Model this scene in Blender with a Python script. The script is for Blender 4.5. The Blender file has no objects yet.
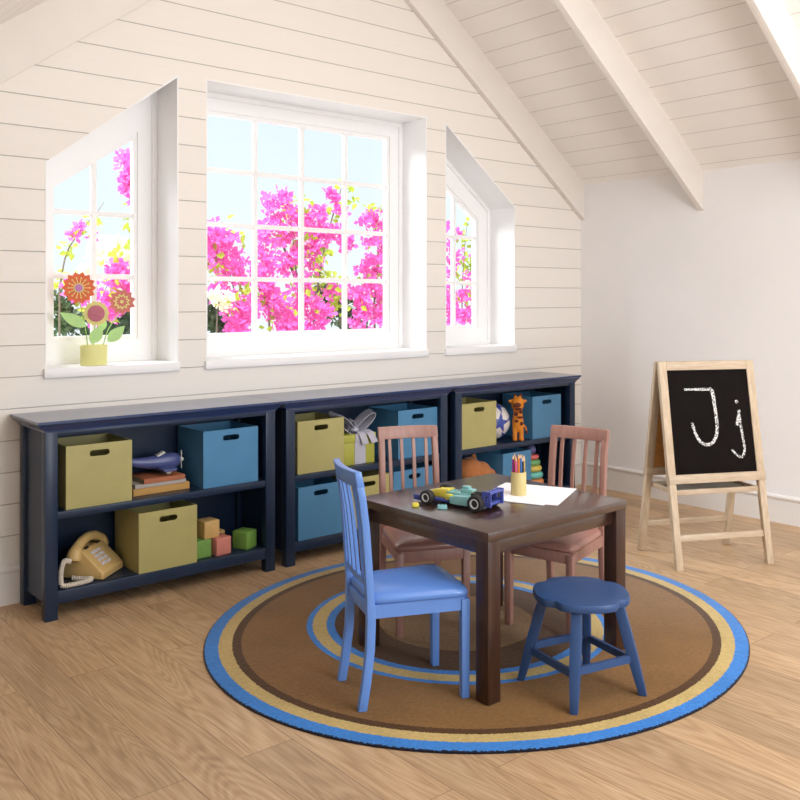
import bpy, bmesh, math, random
from mathutils import Vector, Matrix
random.seed(7)
C = bpy.context.scene.collection
PI = math.pi

# ------------------------------------------------------------------ materials
def lin(c):
    return tuple(((v / 12.92) if v <= 0.04045 else ((v + 0.055) / 1.055) ** 2.4) for v in c)
def rgb(r, g, b):
    return lin((r / 255, g / 255, b / 255)) + (1,)

def mat(name, col, rough=0.5, var=0.0, vscale=20, bump=0.0, bscale=80, spec=0.5, metal=0.0, coat=0.0, stretch=None, sheen=0.0, trans=0.0):
    m = bpy.data.materials.new(name); m.use_nodes = True
    nt = m.node_tree; N = nt.nodes; L = nt.links
    p = N['Principled BSDF']
    p.inputs['Base Color'].default_value = col
    p.inputs['Roughness'].default_value = rough
    p.inputs['Specular IOR Level'].default_value = spec
    p.inputs['Metallic'].default_value = metal
    p.inputs['Coat Weight'].default_value = coat
    p.inputs['Sheen Weight'].default_value = sheen
    tc = N.new('ShaderNodeTexCoord'); mp = N.new('ShaderNodeMapping')
    L.new(tc.outputs['Object'], mp.inputs['Vector'])
    if stretch: mp.inputs['Scale'].default_value = stretch
    if var > 0:
        n = N.new('ShaderNodeTexNoise'); n.inputs['Scale'].default_value = vscale; n.inputs['Detail'].default_value = 5
        L.new(mp.outputs['Vector'], n.inputs['Vector'])
        r = N.new('ShaderNodeValToRGB')
        r.color_ramp.elements[0].position = 0.3; r.color_ramp.elements[1].position = 0.7
        r.color_ramp.elements[0].color = tuple(max(0, c * (1 - var)) for c in col[:3]) + (1,)
        r.color_ramp.elements[1].color = tuple(min(1, c * (1 + var)) for c in col[:3]) + (1,)
        L.new(n.outputs['Fac'], r.inputs['Fac']); L.new(r.outputs['Color'], p.inputs['Base Color'])
    if bump > 0:
        n2 = N.new('ShaderNodeTexNoise'); n2.inputs['Scale'].default_value = bscale; n2.inputs['Detail'].default_value = 3
        L.new(mp.outputs['Vector'], n2.inputs['Vector'])
        b = N.new('ShaderNodeBump'); b.inputs['Strength'].default_value = bump; b.inputs['Distance'].default_value = 0.004
        L.new(n2.outputs['Fac'], b.inputs['Height']); L.new(b.outputs['Normal'], p.inputs['Normal'])
    if trans > 0:
        out = N['Material Output']; t = N.new('ShaderNodeBsdfTranslucent'); mx = N.new('ShaderNodeMixShader')
        t.inputs['Color'].default_value = col; mx.inputs['Fac'].default_value = trans
        L.new(p.outputs[0], mx.inputs[1]); L.new(t.outputs[0], mx.inputs[2]); L.new(mx.outputs[0], out.inputs['Surface'])
    return m

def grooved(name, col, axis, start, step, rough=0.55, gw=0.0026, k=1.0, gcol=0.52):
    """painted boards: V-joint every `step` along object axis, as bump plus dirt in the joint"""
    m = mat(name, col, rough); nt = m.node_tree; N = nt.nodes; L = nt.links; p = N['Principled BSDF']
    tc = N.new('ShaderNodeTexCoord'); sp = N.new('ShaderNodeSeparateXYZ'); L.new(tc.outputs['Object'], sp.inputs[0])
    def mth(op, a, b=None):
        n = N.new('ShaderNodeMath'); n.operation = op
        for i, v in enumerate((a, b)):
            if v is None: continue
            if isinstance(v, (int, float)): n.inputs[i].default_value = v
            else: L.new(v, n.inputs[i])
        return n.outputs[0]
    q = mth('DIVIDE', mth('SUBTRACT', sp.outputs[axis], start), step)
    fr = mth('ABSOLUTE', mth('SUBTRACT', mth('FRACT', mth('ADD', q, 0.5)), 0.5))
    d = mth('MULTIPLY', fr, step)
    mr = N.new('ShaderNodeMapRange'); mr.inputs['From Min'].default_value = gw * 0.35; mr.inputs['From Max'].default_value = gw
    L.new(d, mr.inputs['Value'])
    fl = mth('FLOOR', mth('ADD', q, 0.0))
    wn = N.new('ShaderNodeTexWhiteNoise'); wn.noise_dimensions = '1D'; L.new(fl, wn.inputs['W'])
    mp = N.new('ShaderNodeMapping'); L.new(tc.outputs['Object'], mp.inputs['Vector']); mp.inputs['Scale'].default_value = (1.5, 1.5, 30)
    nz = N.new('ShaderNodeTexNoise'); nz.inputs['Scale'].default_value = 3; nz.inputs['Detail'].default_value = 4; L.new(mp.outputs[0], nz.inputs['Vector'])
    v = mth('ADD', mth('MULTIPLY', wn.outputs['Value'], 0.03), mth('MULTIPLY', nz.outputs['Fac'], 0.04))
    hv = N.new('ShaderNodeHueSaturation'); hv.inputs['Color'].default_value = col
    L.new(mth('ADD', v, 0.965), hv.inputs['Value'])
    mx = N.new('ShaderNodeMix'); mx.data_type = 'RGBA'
    mx.inputs[6].default_value = tuple(c * gcol for c in col[:3]) + (1,)  # darker base colour stands in for shade in the groove
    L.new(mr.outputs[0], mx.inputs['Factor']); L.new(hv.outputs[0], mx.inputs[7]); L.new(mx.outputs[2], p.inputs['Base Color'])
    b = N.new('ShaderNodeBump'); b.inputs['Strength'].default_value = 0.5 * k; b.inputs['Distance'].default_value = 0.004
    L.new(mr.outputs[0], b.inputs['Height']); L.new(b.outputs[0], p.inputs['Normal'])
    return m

def wood(name, c1, c2, rough=0.4, scale=6, stretch=(1, 1, 14), bump=0.05, spec=0.5, coat=0.0):
    m = mat(name, c1, rough, spec=spec, coat=coat); nt = m.node_tree; N = nt.nodes; L = nt.links; p = N['Principled BSDF']
    tc = N.new('ShaderNodeTexCoord'); mp = N.new('ShaderNodeMapping'); mp.inputs['Scale'].default_value = stretch
    L.new(tc.outputs['Object'], mp.inputs[0])
    n = N.new('ShaderNodeTexNoise'); n.inputs['Scale'].default_value = scale; n.inputs['Detail'].default_value = 6; n.inputs['Distortion'].default_value = 0.6
    L.new(mp.outputs[0], n.inputs['Vector'])
    r = N.new('ShaderNodeValToRGB'); r.color_ramp.elements[0].position = 0.32; r.color_ramp.elements[1].position = 0.68
    r.color_ramp.elements[0].color = c1; r.color_ramp.elements[1].color = c2
    L.new(n.outputs['Fac'], r.inputs['Fac']); L.new(r.outputs[0], p.inputs['Base Color'])
    b = N.new('ShaderNodeBump'); b.inputs['Strength'].default_value = bump; b.inputs['Distance'].default_value = 0.003
    L.new(n.outputs['Fac'], b.inputs['Height']); L.new(b.outputs[0], p.inputs['Normal'])
    return m

def floor_material():
    m = mat('oak_planks', rgb(190, 150, 110), 0.42, spec=0.4); nt = m.node_tree; N = nt.nodes; L = nt.links; p = N['Principled BSDF']
    tc = N.new('ShaderNodeTexCoord'); rot = N.new('ShaderNodeMapping'); rot.inputs['Rotation'].default_value = (0, 0, PI / 2); rot.inputs['Location'].default_value = (0.35, 0.055, 0)
    L.new(tc.outputs['Object'], rot.inputs[0])
    br = N.new('ShaderNodeTexBrick'); br.offset = 0.37; br.offset_frequency = 2
    br.inputs['Scale'].default_value = 1; br.inputs['Brick Width'].default_value = 1.25; br.inputs['Row Height'].default_value = 0.158
    br.inputs['Mortar Size'].default_value = 0.0009; br.inputs['Mortar Smooth'].default_value = 0.2
    br.inputs['Color1'].default_value = (0, 0, 0, 1); br.inputs['Color2'].default_value = (1, 1, 1, 1); br.inputs['Mortar'].default_value = (.5, .5, .5, 1)
    L.new(rot.outputs[0], br.inputs['Vector'])
    # per plank offset so that the grain does not run through the joints
    off = N.new('ShaderNodeVectorMath'); off.operation = 'MULTIPLY_ADD'
    L.new(br.outputs['Color'], off.inputs[0]); off.inputs[1].default_value = (7.3, 3.1, 5.7); L.new(rot.outputs[0], off.inputs[2])
    st = N.new('ShaderNodeMapping'); st.inputs['Scale'].default_value = (1.6, 17, 1); L.new(off.outputs[0], st.inputs[0])
    n1 = N.new('ShaderNodeTexNoise'); n1.inputs['Scale'].default_value = 1.3; n1.inputs['Detail'].default_value = 8; n1.inputs['Roughness'].default_value = 0.65; n1.inputs['Distortion'].default_value = 1.5
    L.new(st.outputs[0], n1.inputs['Vector'])
    st2 = N.new('ShaderNodeMapping'); st2.inputs['Scale'].default_value = (0.75, 6.5, 1); L.new(off.outputs[0], st2.inputs[0])
    cn = N.new('ShaderNodeTexNoise'); cn.inputs['Scale'].default_value = 1.0; cn.inputs['Detail'].default_value = 1.2; cn.inputs['Roughness'].default_value = 0.45; cn.inputs['Distortion'].default_value = 0.4
    L.new(st2.outputs[0], cn.inputs['Vector'])
    cm = N.new('ShaderNodeMath'); cm.operation = 'MULTIPLY'; cm.inputs[1].default_value = 185; L.new(cn.outputs['Fac'], cm.inputs[0])
    cs = N.new('ShaderNodeMath'); cs.operation = 'SINE'; L.new(cm.outputs[0], cs.inputs[0])
    w = N.new('ShaderNodeMapRange'); w.inputs['From Min'].default_value = -1; w.inputs['From Max'].default_value = 1; w.inputs['To Min'].default_value = 0.25; w.inputs['To Max'].default_value = 0.75; L.new(cs.outputs[0], w.inputs['Value'])
    st3 = N.new('ShaderNodeMapping'); st3.inputs['Scale'].default_value = (6, 130, 1); L.new(off.outputs[0], st3.inputs[0])
    n2 = N.new('ShaderNodeTexNoise'); n2.inputs['Scale'].default_value = 1.5; n2.inputs['Detail'].default_value = 3; L.new(st3.outputs[0], n2.inputs['Vector'])
    mixv = N.new('ShaderNodeMix'); mixv.data_type = 'FLOAT'; mixv.inputs[0].default_value = 0.30
    L.new(n1.outputs['Fac'], mixv.inputs[2]); L.new(w.outputs[0], mixv.inputs[3])
    mixw = N.new('ShaderNodeMix'); mixw.data_type = 'FLOAT'; mixw.inputs[0].default_value = 0.36
    L.new(mixv.outputs[0], mixw.inputs[2]); L.new(n2.outputs['Fac'], mixw.inputs[3])
    r = N.new('ShaderNodeValToRGB'); e = r.color_ramp.elements
    e[0].position = 0.30; e[0].color = rgb(150, 118, 86); e[1].position = 0.66; e[1].color = rgb(206, 176, 141)
    x = e.new(0.48); x.color = rgb(184, 151, 115)
    L.new(mixw.outputs[0], r.inputs['Fac'])
    hv = N.new('ShaderNodeHueSaturation'); L.new(r.outputs[0], hv.inputs['Color'])
    mr = N.new('ShaderNodeMapRange'); mr.inputs['To Min'].default_value = 0.84; mr.inputs['To Max'].default_value = 1.1
    L.new(br.outputs['Color'], mr.inputs['Value']); L.new(mr.outputs[0], hv.inputs['Value'])
    mx = N.new('ShaderNodeMix'); mx.data_type = 'RGBA'; mx.inputs[7].default_value = rgb(105, 76, 50)
    L.new(br.outputs['Fac'], mx.inputs['Factor']); L.new(hv.outputs[0], mx.inputs[6]); L.new(mx.outputs[2], p.inputs['Base Color'])
    b = N.new('ShaderNodeBump'); b.inputs['Strength'].default_value = 0.12; b.inputs['Distance'].default_value = 0.003
    L.new(mixw.outputs[0], b.inputs['Height']); L.new(b.outputs[0], p.inputs['Normal'])
    return m

RCX, RCY, RCR = -.054, .054, .555      # the inner ring: centre from the rug centre, outer radius
def rug_material(rx, ry):
    m = mat('rug_pile', rgb(140, 100, 55), 0.95, spec=0.1, sheen=0.15); nt = m.node_tree; N = nt.nodes; L = nt.links; p = N['Principled BSDF']
    tc = N.new('ShaderNodeTexCoord'); mp = N.new('ShaderNodeMapping'); mp.inputs['Scale'].default_value = (1 / rx, 1 / ry, 0)
    L.new(tc.outputs['Object'], mp.inputs[0])
    nz0 = N.new('ShaderNodeTexNoise'); nz0.inputs['Scale'].default_value = 130; nz0.inputs['Detail'].default_value = 2; L.new(tc.outputs['Object'], nz0.inputs['Vector'])
    ln = N.new('ShaderNodeVectorMath'); ln.operation = 'LENGTH'; L.new(mp.outputs[0], ln.inputs[0])
    ad = N.new('ShaderNodeMath'); ad.operation = 'MULTIPLY_ADD'; L.new(nz0.outputs['Fac'], ad.inputs[0]); ad.inputs[1].default_value = 0.012; L.new(ln.outputs['Value'], ad.inputs[2])
    sb = N.new('ShaderNodeMath'); sb.operation = 'SUBTRACT'; L.new(ad.outputs[0], sb.inputs[0]); sb.inputs[1].default_value = 0.006
    r = N.new('ShaderNodeValToRGB'); r.color_ramp.interpolation = 'CONSTANT'; e = r.color_ramp.elements
    blue = rgb(58, 122, 196); tan = rgb(186, 161, 104); dk = rgb(78, 51, 25); br = rgb(124, 89, 49); lt = rgb(128, 97, 62)
    stops = [(0, br), (0.870, dk), (0.900, tan), (0.949, blue), (0.993, rgb(28, 26, 40))]
    e[0].position = 0; e[0].color = stops[0][1]; e[1].position = stops[1][0]; e[1].color = stops[1][1]
    for pos, c in stops[2:]:
        x = e.new(pos); x.color = c
    L.new(sb.outputs[0], r.inputs['Fac'])
    mp2 = N.new('ShaderNodeMapping'); mp2.inputs['Location'].default_value = (-RCX / RCR, -RCY / RCR, 0); mp2.inputs['Scale'].default_value = (1 / RCR, 1 / RCR, 0); L.new(tc.outputs['Object'], mp2.inputs[0])
    l2 = N.new('ShaderNodeVectorMath'); l2.operation = 'LENGTH'; L.new(mp2.outputs[0], l2.inputs[0])
    a2 = N.new('ShaderNodeMath'); a2.operation = 'MULTIPLY_ADD'; L.new(nz0.outputs['Fac'], a2.inputs[0]); a2.inputs[1].default_value = 0.02; L.new(l2.outputs['Value'], a2.inputs[2])
    r2 = N.new('ShaderNodeValToRGB'); r2.color_ramp.interpolation = 'CONSTANT'; e2 = r2.color_ramp.elements
    e2[0].position = 0; e2[0].color = lt; e2[1].position = .52; e2[1].color = dk
    for pos, c in [(.815, blue), (.87, tan), (.96, blue), (.9999, br)]:
        x = e2.new(pos); x.color = c
    L.new(a2.outputs[0], r2.inputs['Fac'])
    inn = N.new('ShaderNodeMath'); inn.operation = 'LESS_THAN'; inn.inputs[1].default_value = 1.01; L.new(a2.outputs[0], inn.inputs[0])
    mxr = N.new('ShaderNodeMix'); mxr.data_type = 'RGBA'; L.new(inn.outputs[0], mxr.inputs['Factor']); L.new(r.outputs[0], mxr.inputs[6]); L.new(r2.outputs[0], mxr.inputs[7])
    nz = N.new('ShaderNodeTexNoise'); nz.inputs['Scale'].default_value = 90; nz.inputs['Detail'].default_value = 4; L.new(tc.outputs['Object'], nz.inputs['Vector'])
    nb = N.new('ShaderNodeTexNoise'); nb.inputs['Scale'].default_value = 3.5; nb.inputs['Detail'].default_value = 3; L.new(tc.outputs['Object'], nb.inputs['Vector'])
    av = N.new('ShaderNodeMath'); av.operation = 'ADD'; L.new(nz.outputs['Fac'], av.inputs[0]); L.new(nb.outputs['Fac'], av.inputs[1])
    mr = N.new('ShaderNodeMapRange'); mr.inputs['From Min'].default_value = 0.6; mr.inputs['From Max'].default_value = 1.4; mr.inputs['To Min'].default_value = 0.78; mr.inputs['To Max'].default_value = 1.22
    L.new(av.outputs[0], mr.inputs['Value'])
    hv = N.new('ShaderNodeHueSaturation'); L.new(mxr.outputs[2], hv.inputs['Color']); L.new(mr.outputs[0], hv.inputs['Value']); L.new(hv.outputs[0], p.inputs['Base Color'])
    b = N.new('ShaderNodeBump'); b.inputs['Strength'].default_value = 0.6; b.inputs['Distance'].default_value = 0.004
    L.new(nz.outputs['Fac'], b.inputs['Height']); L.new(b.outputs[0], p.inputs['Normal'])
    return m

def glass_material():
    m = bpy.data.materials.new('window_glass'); m.use_nodes = True; nt = m.node_tree; N = nt.nodes; L = nt.links
    for n in list(N): N.remove(n)
    o = N.new('ShaderNodeOutputMaterial'); t = N.new('ShaderNodeBsdfTransparent'); t.inputs[0].default_value = (0.97, 0.985, 0.98, 1)
    g = N.new('ShaderNodeBsdfGlossy'); g.inputs['Roughness'].default_value = 0.02
    lw = N.new('ShaderNodeLayerWeight'); lw.inputs['Blend'].default_value = 0.5
    pw = N.new('ShaderNodeMath'); pw.operation = 'POWER'; pw.inputs[1].default_value = 5; L.new(lw.outputs['Facing'], pw.inputs[0])
    f = N.new('ShaderNodeMath'); f.operation = 'MULTIPLY_ADD'; f.inputs[1].default_value = 0.5; f.inputs[2].default_value = 0.03; L.new(pw.outputs[0], f.inputs[0])
    mx = N.new('ShaderNodeMixShader'); L.new(f.outputs[0], mx.inputs[0]); L.new(t.outputs[0], mx.inputs[1]); L.new(g.outputs[0], mx.inputs[2]); L.new(mx.outputs[0], o.inputs[0])
    return m

def chalk_material():
    m = bpy.data.materials.new('chalk'); m.use_nodes = True; nt = m.node_tree; N = nt.nodes; L = nt.links
    p = N['Principled BSDF']; p.inputs['Base Color'].default_value = rgb(240, 240, 238); p.inputs['Roughness'].default_value = 0.95
    o = N['Material Output']; t = N.new('ShaderNodeBsdfTransparent'); mx = N.new('ShaderNodeMixShader')
    tc = N.new('ShaderNodeTexCoord'); n = N.new('ShaderNodeTexNoise'); n.inputs['Scale'].default_value = 170; n.inputs['Detail'].default_value = 3
    L.new(tc.outputs['Object'], n.inputs['Vector'])
    mr = N.new('ShaderNodeMapRange'); mr.inputs['From Min'].default_value = 0.40; mr.inputs['From Max'].default_value = 0.56; L.new(n.outputs['Fac'], mr.inputs['Value'])
    L.new(mr.outputs[0], mx.inputs[0]); L.new(t.outputs[0], mx.inputs[1]); L.new(p.outputs[0], mx.inputs[2]); L.new(mx.outputs[0], o.inputs['Surface'])
    return m

# ------------------------------------------------------------------ mesh builder
class MB:
    def __init__(s): s.bm = bmesh.new()
    def _add(s, tb, M=None):
        if M is not None: bmesh.ops.transform(tb, matrix=M, verts=tb.verts)
        bmesh.ops.recalc_face_normals(tb, faces=tb.faces)
        me = bpy.data.meshes.new('t'); tb.to_mesh(me); tb.free(); s.bm.from_mesh(me); bpy.data.meshes.remove(me); return s
    def box(s, x0, x1, y0, y1, z0, z1, bev=0.0, M=None, seg=2):
        tb = bmesh.new(); bmesh.ops.create_cube(tb, size=1)
        for v in tb.verts:
            v.co = Vector(((x0 + x1) / 2 + v.co.x * (x1 - x0), (y0 + y1) / 2 + v.co.y * (y1 - y0), (z0 + z1) / 2 + v.co.z * (z1 - z0)))
        if bev > 0: bmesh.ops.bevel(tb, geom=list(tb.edges), offset=bev, segments=seg, affect='EDGES', profile=0.5)
        return s._add(tb, M)
    def loft(s, rings, M=None, caps=True, closed=True, bev=0.0):
        tb = bmesh.new(); R = [[tb.verts.new(p) for p in r] for r in rings]; n = len(R[0])
        for a, b in zip(R, R[1:]):
            for i in range(n if closed else n - 1):
                j = (i + 1) % n; tb.faces.new((a[i], a[j], b[j], b[i]))
        if caps: tb.faces.new(R[0]); tb.faces.new(R[-1])
        if bev > 0:
            bmesh.ops.recalc_face_normals(tb, faces=tb.faces)
            es = [e for e in tb.edges if len(e.link_faces) == 2 and e.calc_face_angle(0) > 0.6]
            bmesh.ops.bevel(tb, geom=es, offset=bev, segments=2, affect='EDGES', profile=0.5)
        return s._add(tb, M)
    def plate(s, outer, holes=(), t=0.01, M=None, bev=0):
        """2D outline (a,b) -> slab in a,b with thickness t along +c; M maps (a,b,c) to space"""
        tb = bmesh.new()
        for lp in [outer] + list(holes):
            vs = [tb.verts.new((a, b, 0)) for a, b in lp]
            for i in range(len(vs)): tb.edges.new((vs[i], vs[(i + 1) % len(vs)]))
        if holes: bmesh.ops.triangle_fill(tb, use_beauty=True, use_dissolve=False, edges=list(tb.edges))
        else: tb.faces.new(list(tb.verts))
        if t:
            r = bmesh.ops.extrude_face_region(tb, geom=list(tb.faces))
            bmesh.ops.translate(tb, vec=(0, 0, t), verts=[g for g in r['geom'] if isinstance(g, bmesh.types.BMVert)])
            if bev:
                bmesh.ops.recalc_face_normals(tb, faces=tb.faces)
                es = [e for e in tb.edges if len(e.link_faces) == 2 and e.calc_face_angle(0) > 1.0 and abs(e.verts[0].co.z - e.verts[1].co.z) < 1e-6]
                bmesh.ops.bevel(tb, geom=es, offset=bev, segments=2, affect='EDGES', profile=0.5)
        return s._add(tb, M)
    def lathe(s, prof, seg=24, M=None, sx=1, sy=1, loop=False):
        if loop: prof = list(prof) + [prof[0]]
        return s.loft([[(r * sx * math.cos(2 * PI * i / seg), r * sy * math.sin(2 * PI * i / seg), z) for i in range(seg)] for r, z in prof], M, caps=not loop)
    def ball(s, c, r, M=None, u=20, v=12):
        tb = bmesh.new(); bmesh.ops.create_uvsphere(tb, u_segments=u, v_segments=v, radius=1)
        rr = (r, r, r) if isinstance(r, (int, float)) else r
        for q in tb.verts: q.co = Vector((c[0] + q.co.x * rr[0], c[1] + q.co.y * rr[1], c[2] + q.co.z * rr[2]))
        return s._add(tb, M)
    def tube(s, pts, r, seg=8, M=None):
        P = [Vector(p) for p in pts]; rings = []; up = None
        for i, p in enumerate(P):
            d = (P[min(i + 1, len(P) - 1)] - P[max(i - 1, 0)]).normalized()
            if up is None: up = d.orthogonal().normalized()
            up = (up - d * up.dot(d)).normalized(); b = d.cross(up)
            rr = r[i] if isinstance(r, (list, tuple)) else r
            rings.append([p + (up * math.cos(2 * PI * k / seg) + b * math.sin(2 * PI * k / seg)) * rr for k in range(seg)])
        return s.loft(rings, M)
    def torus(s, c, R, r, M=None, seg=28, ms=12, sz=1.0):
        tb = bmesh.new(); V = []
        for i in range(seg):
            a = 2 * PI * i / seg
            V.append([tb.verts.new((c[0] + (R + r * math.cos(2 * PI * j / ms)) * math.cos(a), c[1] + (R + r * math.cos(2 * PI * j / ms)) * math.sin(a), c[2] + sz * r * math.sin(2 * PI * j / ms))) for j in range(ms)])
        for i in range(seg):
            for j in range(ms):
                tb.faces.new((V[i][j], V[(i + 1) % seg][j], V[(i + 1) % seg][(j + 1) % ms], V[i][(j + 1) % ms]))
        return s._add(tb, M)
    def build(s, name, m, parent=None, ang=40, M=None, remesh=0, label=None):
        if M is not None: bmesh.ops.transform(s.bm, matrix=M, verts=s.bm.verts)
        me = bpy.data.meshes.new(name); s.bm.to_mesh(me); s.bm.free(); me.materials.append(m)
        o = bpy.data.objects.new(name, me); C.objects.link(o)
        if remesh:
            md = o.modifiers.new('r', 'REMESH'); md.mode = 'VOXEL'; md.voxel_size = remesh
            sm = o.modifiers.new('s', 'SMOOTH'); sm.iterations = 6; sm.factor = 0.5
            bpy.context.view_layer.update()
            nm = bpy.data.meshes.new_from_object(o.evaluated_get(bpy.context.evaluated_depsgraph_get()))
            o.modifiers.clear(); o.data = nm; me = nm
            for p in me.polygons: p.use_smooth = True
        elif ang:
            for p in me.polygons: p.use_smooth = True
            me.set_sharp_from_angle(angle=math.radians(ang))
        if parent: o.parent = parent
        if label: o['label'] = label
        return o

def tag(o, label, cat, group=None, kind=None):
    o['label'] = label; o['category'] = cat
    if group: o['group'] = group
    if kind: o['kind'] = kind
    return o
def thing(name, label, cat, loc=(0, 0, 0), rz=0, group=None):
    o = bpy.data.objects.new(name, None); C.objects.link(o); o.location = loc; o.rotation_euler = (0, 0, rz); o.empty_display_size = 0.1
    return tag(o, label, cat, group)
def struct(o, label=None):
    o['kind'] = 'structure'
    if label: o['label'] = label
    return o
def dup(root, loc, rz, label, group=None):
    r = root.copy(); C.objects.link(r); r.location = loc; r.rotation_euler = (0, 0, rz); r['label'] = label
    if group: r['group'] = group
    for ch in list(root.children):
        c = ch.copy(); C.objects.link(c); c.parent = r
        for g in list(ch.children):
            d = g.copy(); C.objects.link(d); d.parent = c
    return r
def inset(poly, d):
    """offset a convex CCW polygon inwards"""
    n = len(poly); L = []
    for i in range(n):
        a = Vector(poly[i]); b = Vector(poly[(i + 1) % n]); e = (b - a).normalized(); nrm = Vector((-e.y, e.x)); L.append((a + nrm * d, e))
    out = []
    for i in range(n):
        p, e = L[i - 1]; q, f = L[i]
        t = ((q.x - p.x) * f.y - (q.y - p.y) * f.x) / (e.x * f.y - e.y * f.x); out.append((p.x + e.x * t, p.y + e.y * t))
    return out
XZ = Matrix(((1, 0, 0, 0), (0, 0, 1, 0), (0, 1, 0, 0), (0, 0, 0, 1)))     # plate (a,b,c) -> (x, y=c, z=b)
def T(x, y, z): return Matrix.Translation((x, y, z))

# ------------------------------------------------------------------ room numbers (metres)
YW = 3.69; XR = 4.657; XC = 2.645; ZK = 1.922; SL = 0.733; ZP = ZK + (XR - XC) * SL; XL = 0.62
YB = -2.4; XF = -1.7

cream = rgb(235, 228, 220); white = rgb(242, 240, 239)
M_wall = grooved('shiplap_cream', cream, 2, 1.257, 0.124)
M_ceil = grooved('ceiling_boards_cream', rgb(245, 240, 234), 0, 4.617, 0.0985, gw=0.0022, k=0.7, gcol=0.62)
M_beam = mat('beam_cream', rgb(231, 224, 216), 0.55, var=0.02, vscale=6)
M_plaster = mat('plaster_wall', rgb(237, 234, 233), 0.8, var=0.012, vscale=3, bump=0.02)
M_white = mat('white_trim', white, 0.4, var=0.01, vscale=5)
M_base = mat('baseboard_paint', rgb(231, 226, 222), 0.45, var=0.01, vscale=5)
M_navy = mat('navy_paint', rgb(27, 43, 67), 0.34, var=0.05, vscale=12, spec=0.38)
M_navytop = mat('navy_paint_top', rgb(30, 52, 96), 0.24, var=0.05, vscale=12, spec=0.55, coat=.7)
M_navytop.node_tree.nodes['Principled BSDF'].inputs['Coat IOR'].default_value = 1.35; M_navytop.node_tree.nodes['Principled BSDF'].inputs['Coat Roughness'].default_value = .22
M_glass = glass_material()

# ------------------------------------------------------------------ room shell
struct(MB().box(XF, XR + 0.1, YB, YW + 0.2, -0.06, 0).build('floor', floor_material(), ang=0))
wl = [(1.263, 0.905), (1.843, 0.905), (1.843, 2.182), (1.263, 1.742)]
wc = [(1.979, 0.905), (3.322, 0.905), (3.322, 2.186), (1.979, 2.186)]
wr = [(3.461, 0.905), (4.033, 0.905), (4.033, 1.738), (3.461, 2.174)]
gable = [(XF, -0.02), (XR, -0.02), (XR, ZK + 0.06), (XC, ZP + 0.06), (XL, ZP + 0.06 - (XC - XL) * SL), (XF, ZK + 0.04)]
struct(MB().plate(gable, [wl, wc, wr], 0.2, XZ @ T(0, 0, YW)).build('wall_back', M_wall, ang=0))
struct(MB().box(XR, XR + 0.12, YB, YW + 0.2, -0.02, ZK + 0.1).build('wall_right', M_plaster, ang=0))
struct(MB().box(XF - 0.1, XF, YB, YW + 0.2, -0.02, ZK + 0.1).build('wall_left', M_plaster, ang=0))
# ceiling: two boarded slopes meeting at the ridge and a low flat part beyond the dormer
zl = ZP - (XC - XL) * SL
def slab(pts, t=0.06):
    return [[(x, YB, z), (x, YW + 0.25, z), (x, YW + 0.25, z + t), (x, YB, z + t)] for x, z in pts]
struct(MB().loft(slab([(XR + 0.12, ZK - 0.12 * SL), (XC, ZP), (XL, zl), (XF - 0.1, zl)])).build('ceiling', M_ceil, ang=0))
# rafters: thin boards hanging 0.235 m under the slopes
def rafter(y0, y1, name, left=False):
    d = 0.229
    pts = [(XR - 0.001, ZK - d), (XC, ZP - d)] + ([(XL, zl - d)] if left else [])
    top = [(x, z + d + 0.002) for x, z in pts]
    if left: outl = [pts[0], pts[1], pts[2], top[2], top[1], top[0]]
    else: outl = [pts[0], pts[1], top[1], top[0]]
    struct(MB().plate(outl, (), y1 - y0, XZ @ T(0, 0, y0), bev=0.002).build(name, M_beam))
rafter(3.655, YW, 'trim_1', True)
rafter(2.815, 2.85, 'trim_2')
rafter(1.95, 1.985, 'trim_3')
# baseboards with a rounded cap
def base_profile(p0, p1, nrm):
    prof = [(0, 0), (0.014, 0), (0.014, 0.122), (0.020, 0.128), (0.021, 0.138), (0.015, 0.146), (0.004, 0.149), (0, 0.149)]
    return [[(p[0] + nrm[0] * a, p[1] + nrm[1] * a, z) for a, z in prof] for p in (p0, p1)]
struct(MB().loft(base_profile((XF, YW), (XR, YW), (0, -1))).build('baseboard_back', M_base))
struct(MB().loft(base_profile((XR, YB), (XR, YW), (-1, 0))).build('baseboard_right', M_base))

# ------------------------------------------------------------------ windows
def window(n, op, gl, vb, hb):
    w = bpy.data.objects.new('window_%d' % n, None); C.objects.link(w); struct(w)
    MB().plate(op, [inset(op, 0.006)], 0.2, XZ @ T(0, 0, YW - 0.001)).build('reveal', M_white, w, ang=0)
    fr = inset(op, 0.006); s1 = inset(op, 0.03); s2 = gl; bead = inset(gl, -0.018)
    MB().plate(fr, [s1], 0.06, XZ @ T(0, 0, 3.888)).build('window_frame', M_white, w, ang=0)
    MB().plate(s1, [bead], 0.045, XZ @ T(0, 0, 3.896)).plate(bead, [s2], 0.032, XZ @ T(0, 0, 3.904)).build('sash', M_white, w, ang=0)
    g = MB(); hw = 0.0115
    zb = gl[0][1]
    def ztop(x):
        a, b = gl[3], gl[2]; return a[1] + (b[1] - a[1]) * (x - a[0]) / (b[0] - a[0])
    for x in vb: g.box(x - hw, x + hw, 3.908, 3.93, zb - 0.005, ztop(x) + 0.008, 0.002)
    for z in hb: g.box(gl[0][0] - 0.005, gl[1][0] + 0.005, 3.91, 3.928, z - hw, z + hw, 0.002)
    g.build('muntin_grid', M_white, w)
    MB().plate(inset(gl, -0.01), (), 0, XZ @ T(0, 0, 3.918)).build('glass_pane', M_glass, w, ang=0)
    x0, x1 = op[0][0], op[1][0]
    MB().box(x0 - 0.008, x1 + 0.002, 3.674, 3.889, 0.874, 0.913, 0.003).build('window_sill', M_white, w)
window(1, wl, [(1.372, 1.03), (1.728, 1.03), (1.728, 1.913), (1.372, 1.668)], [1.55], [1.568, 1.291])
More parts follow.
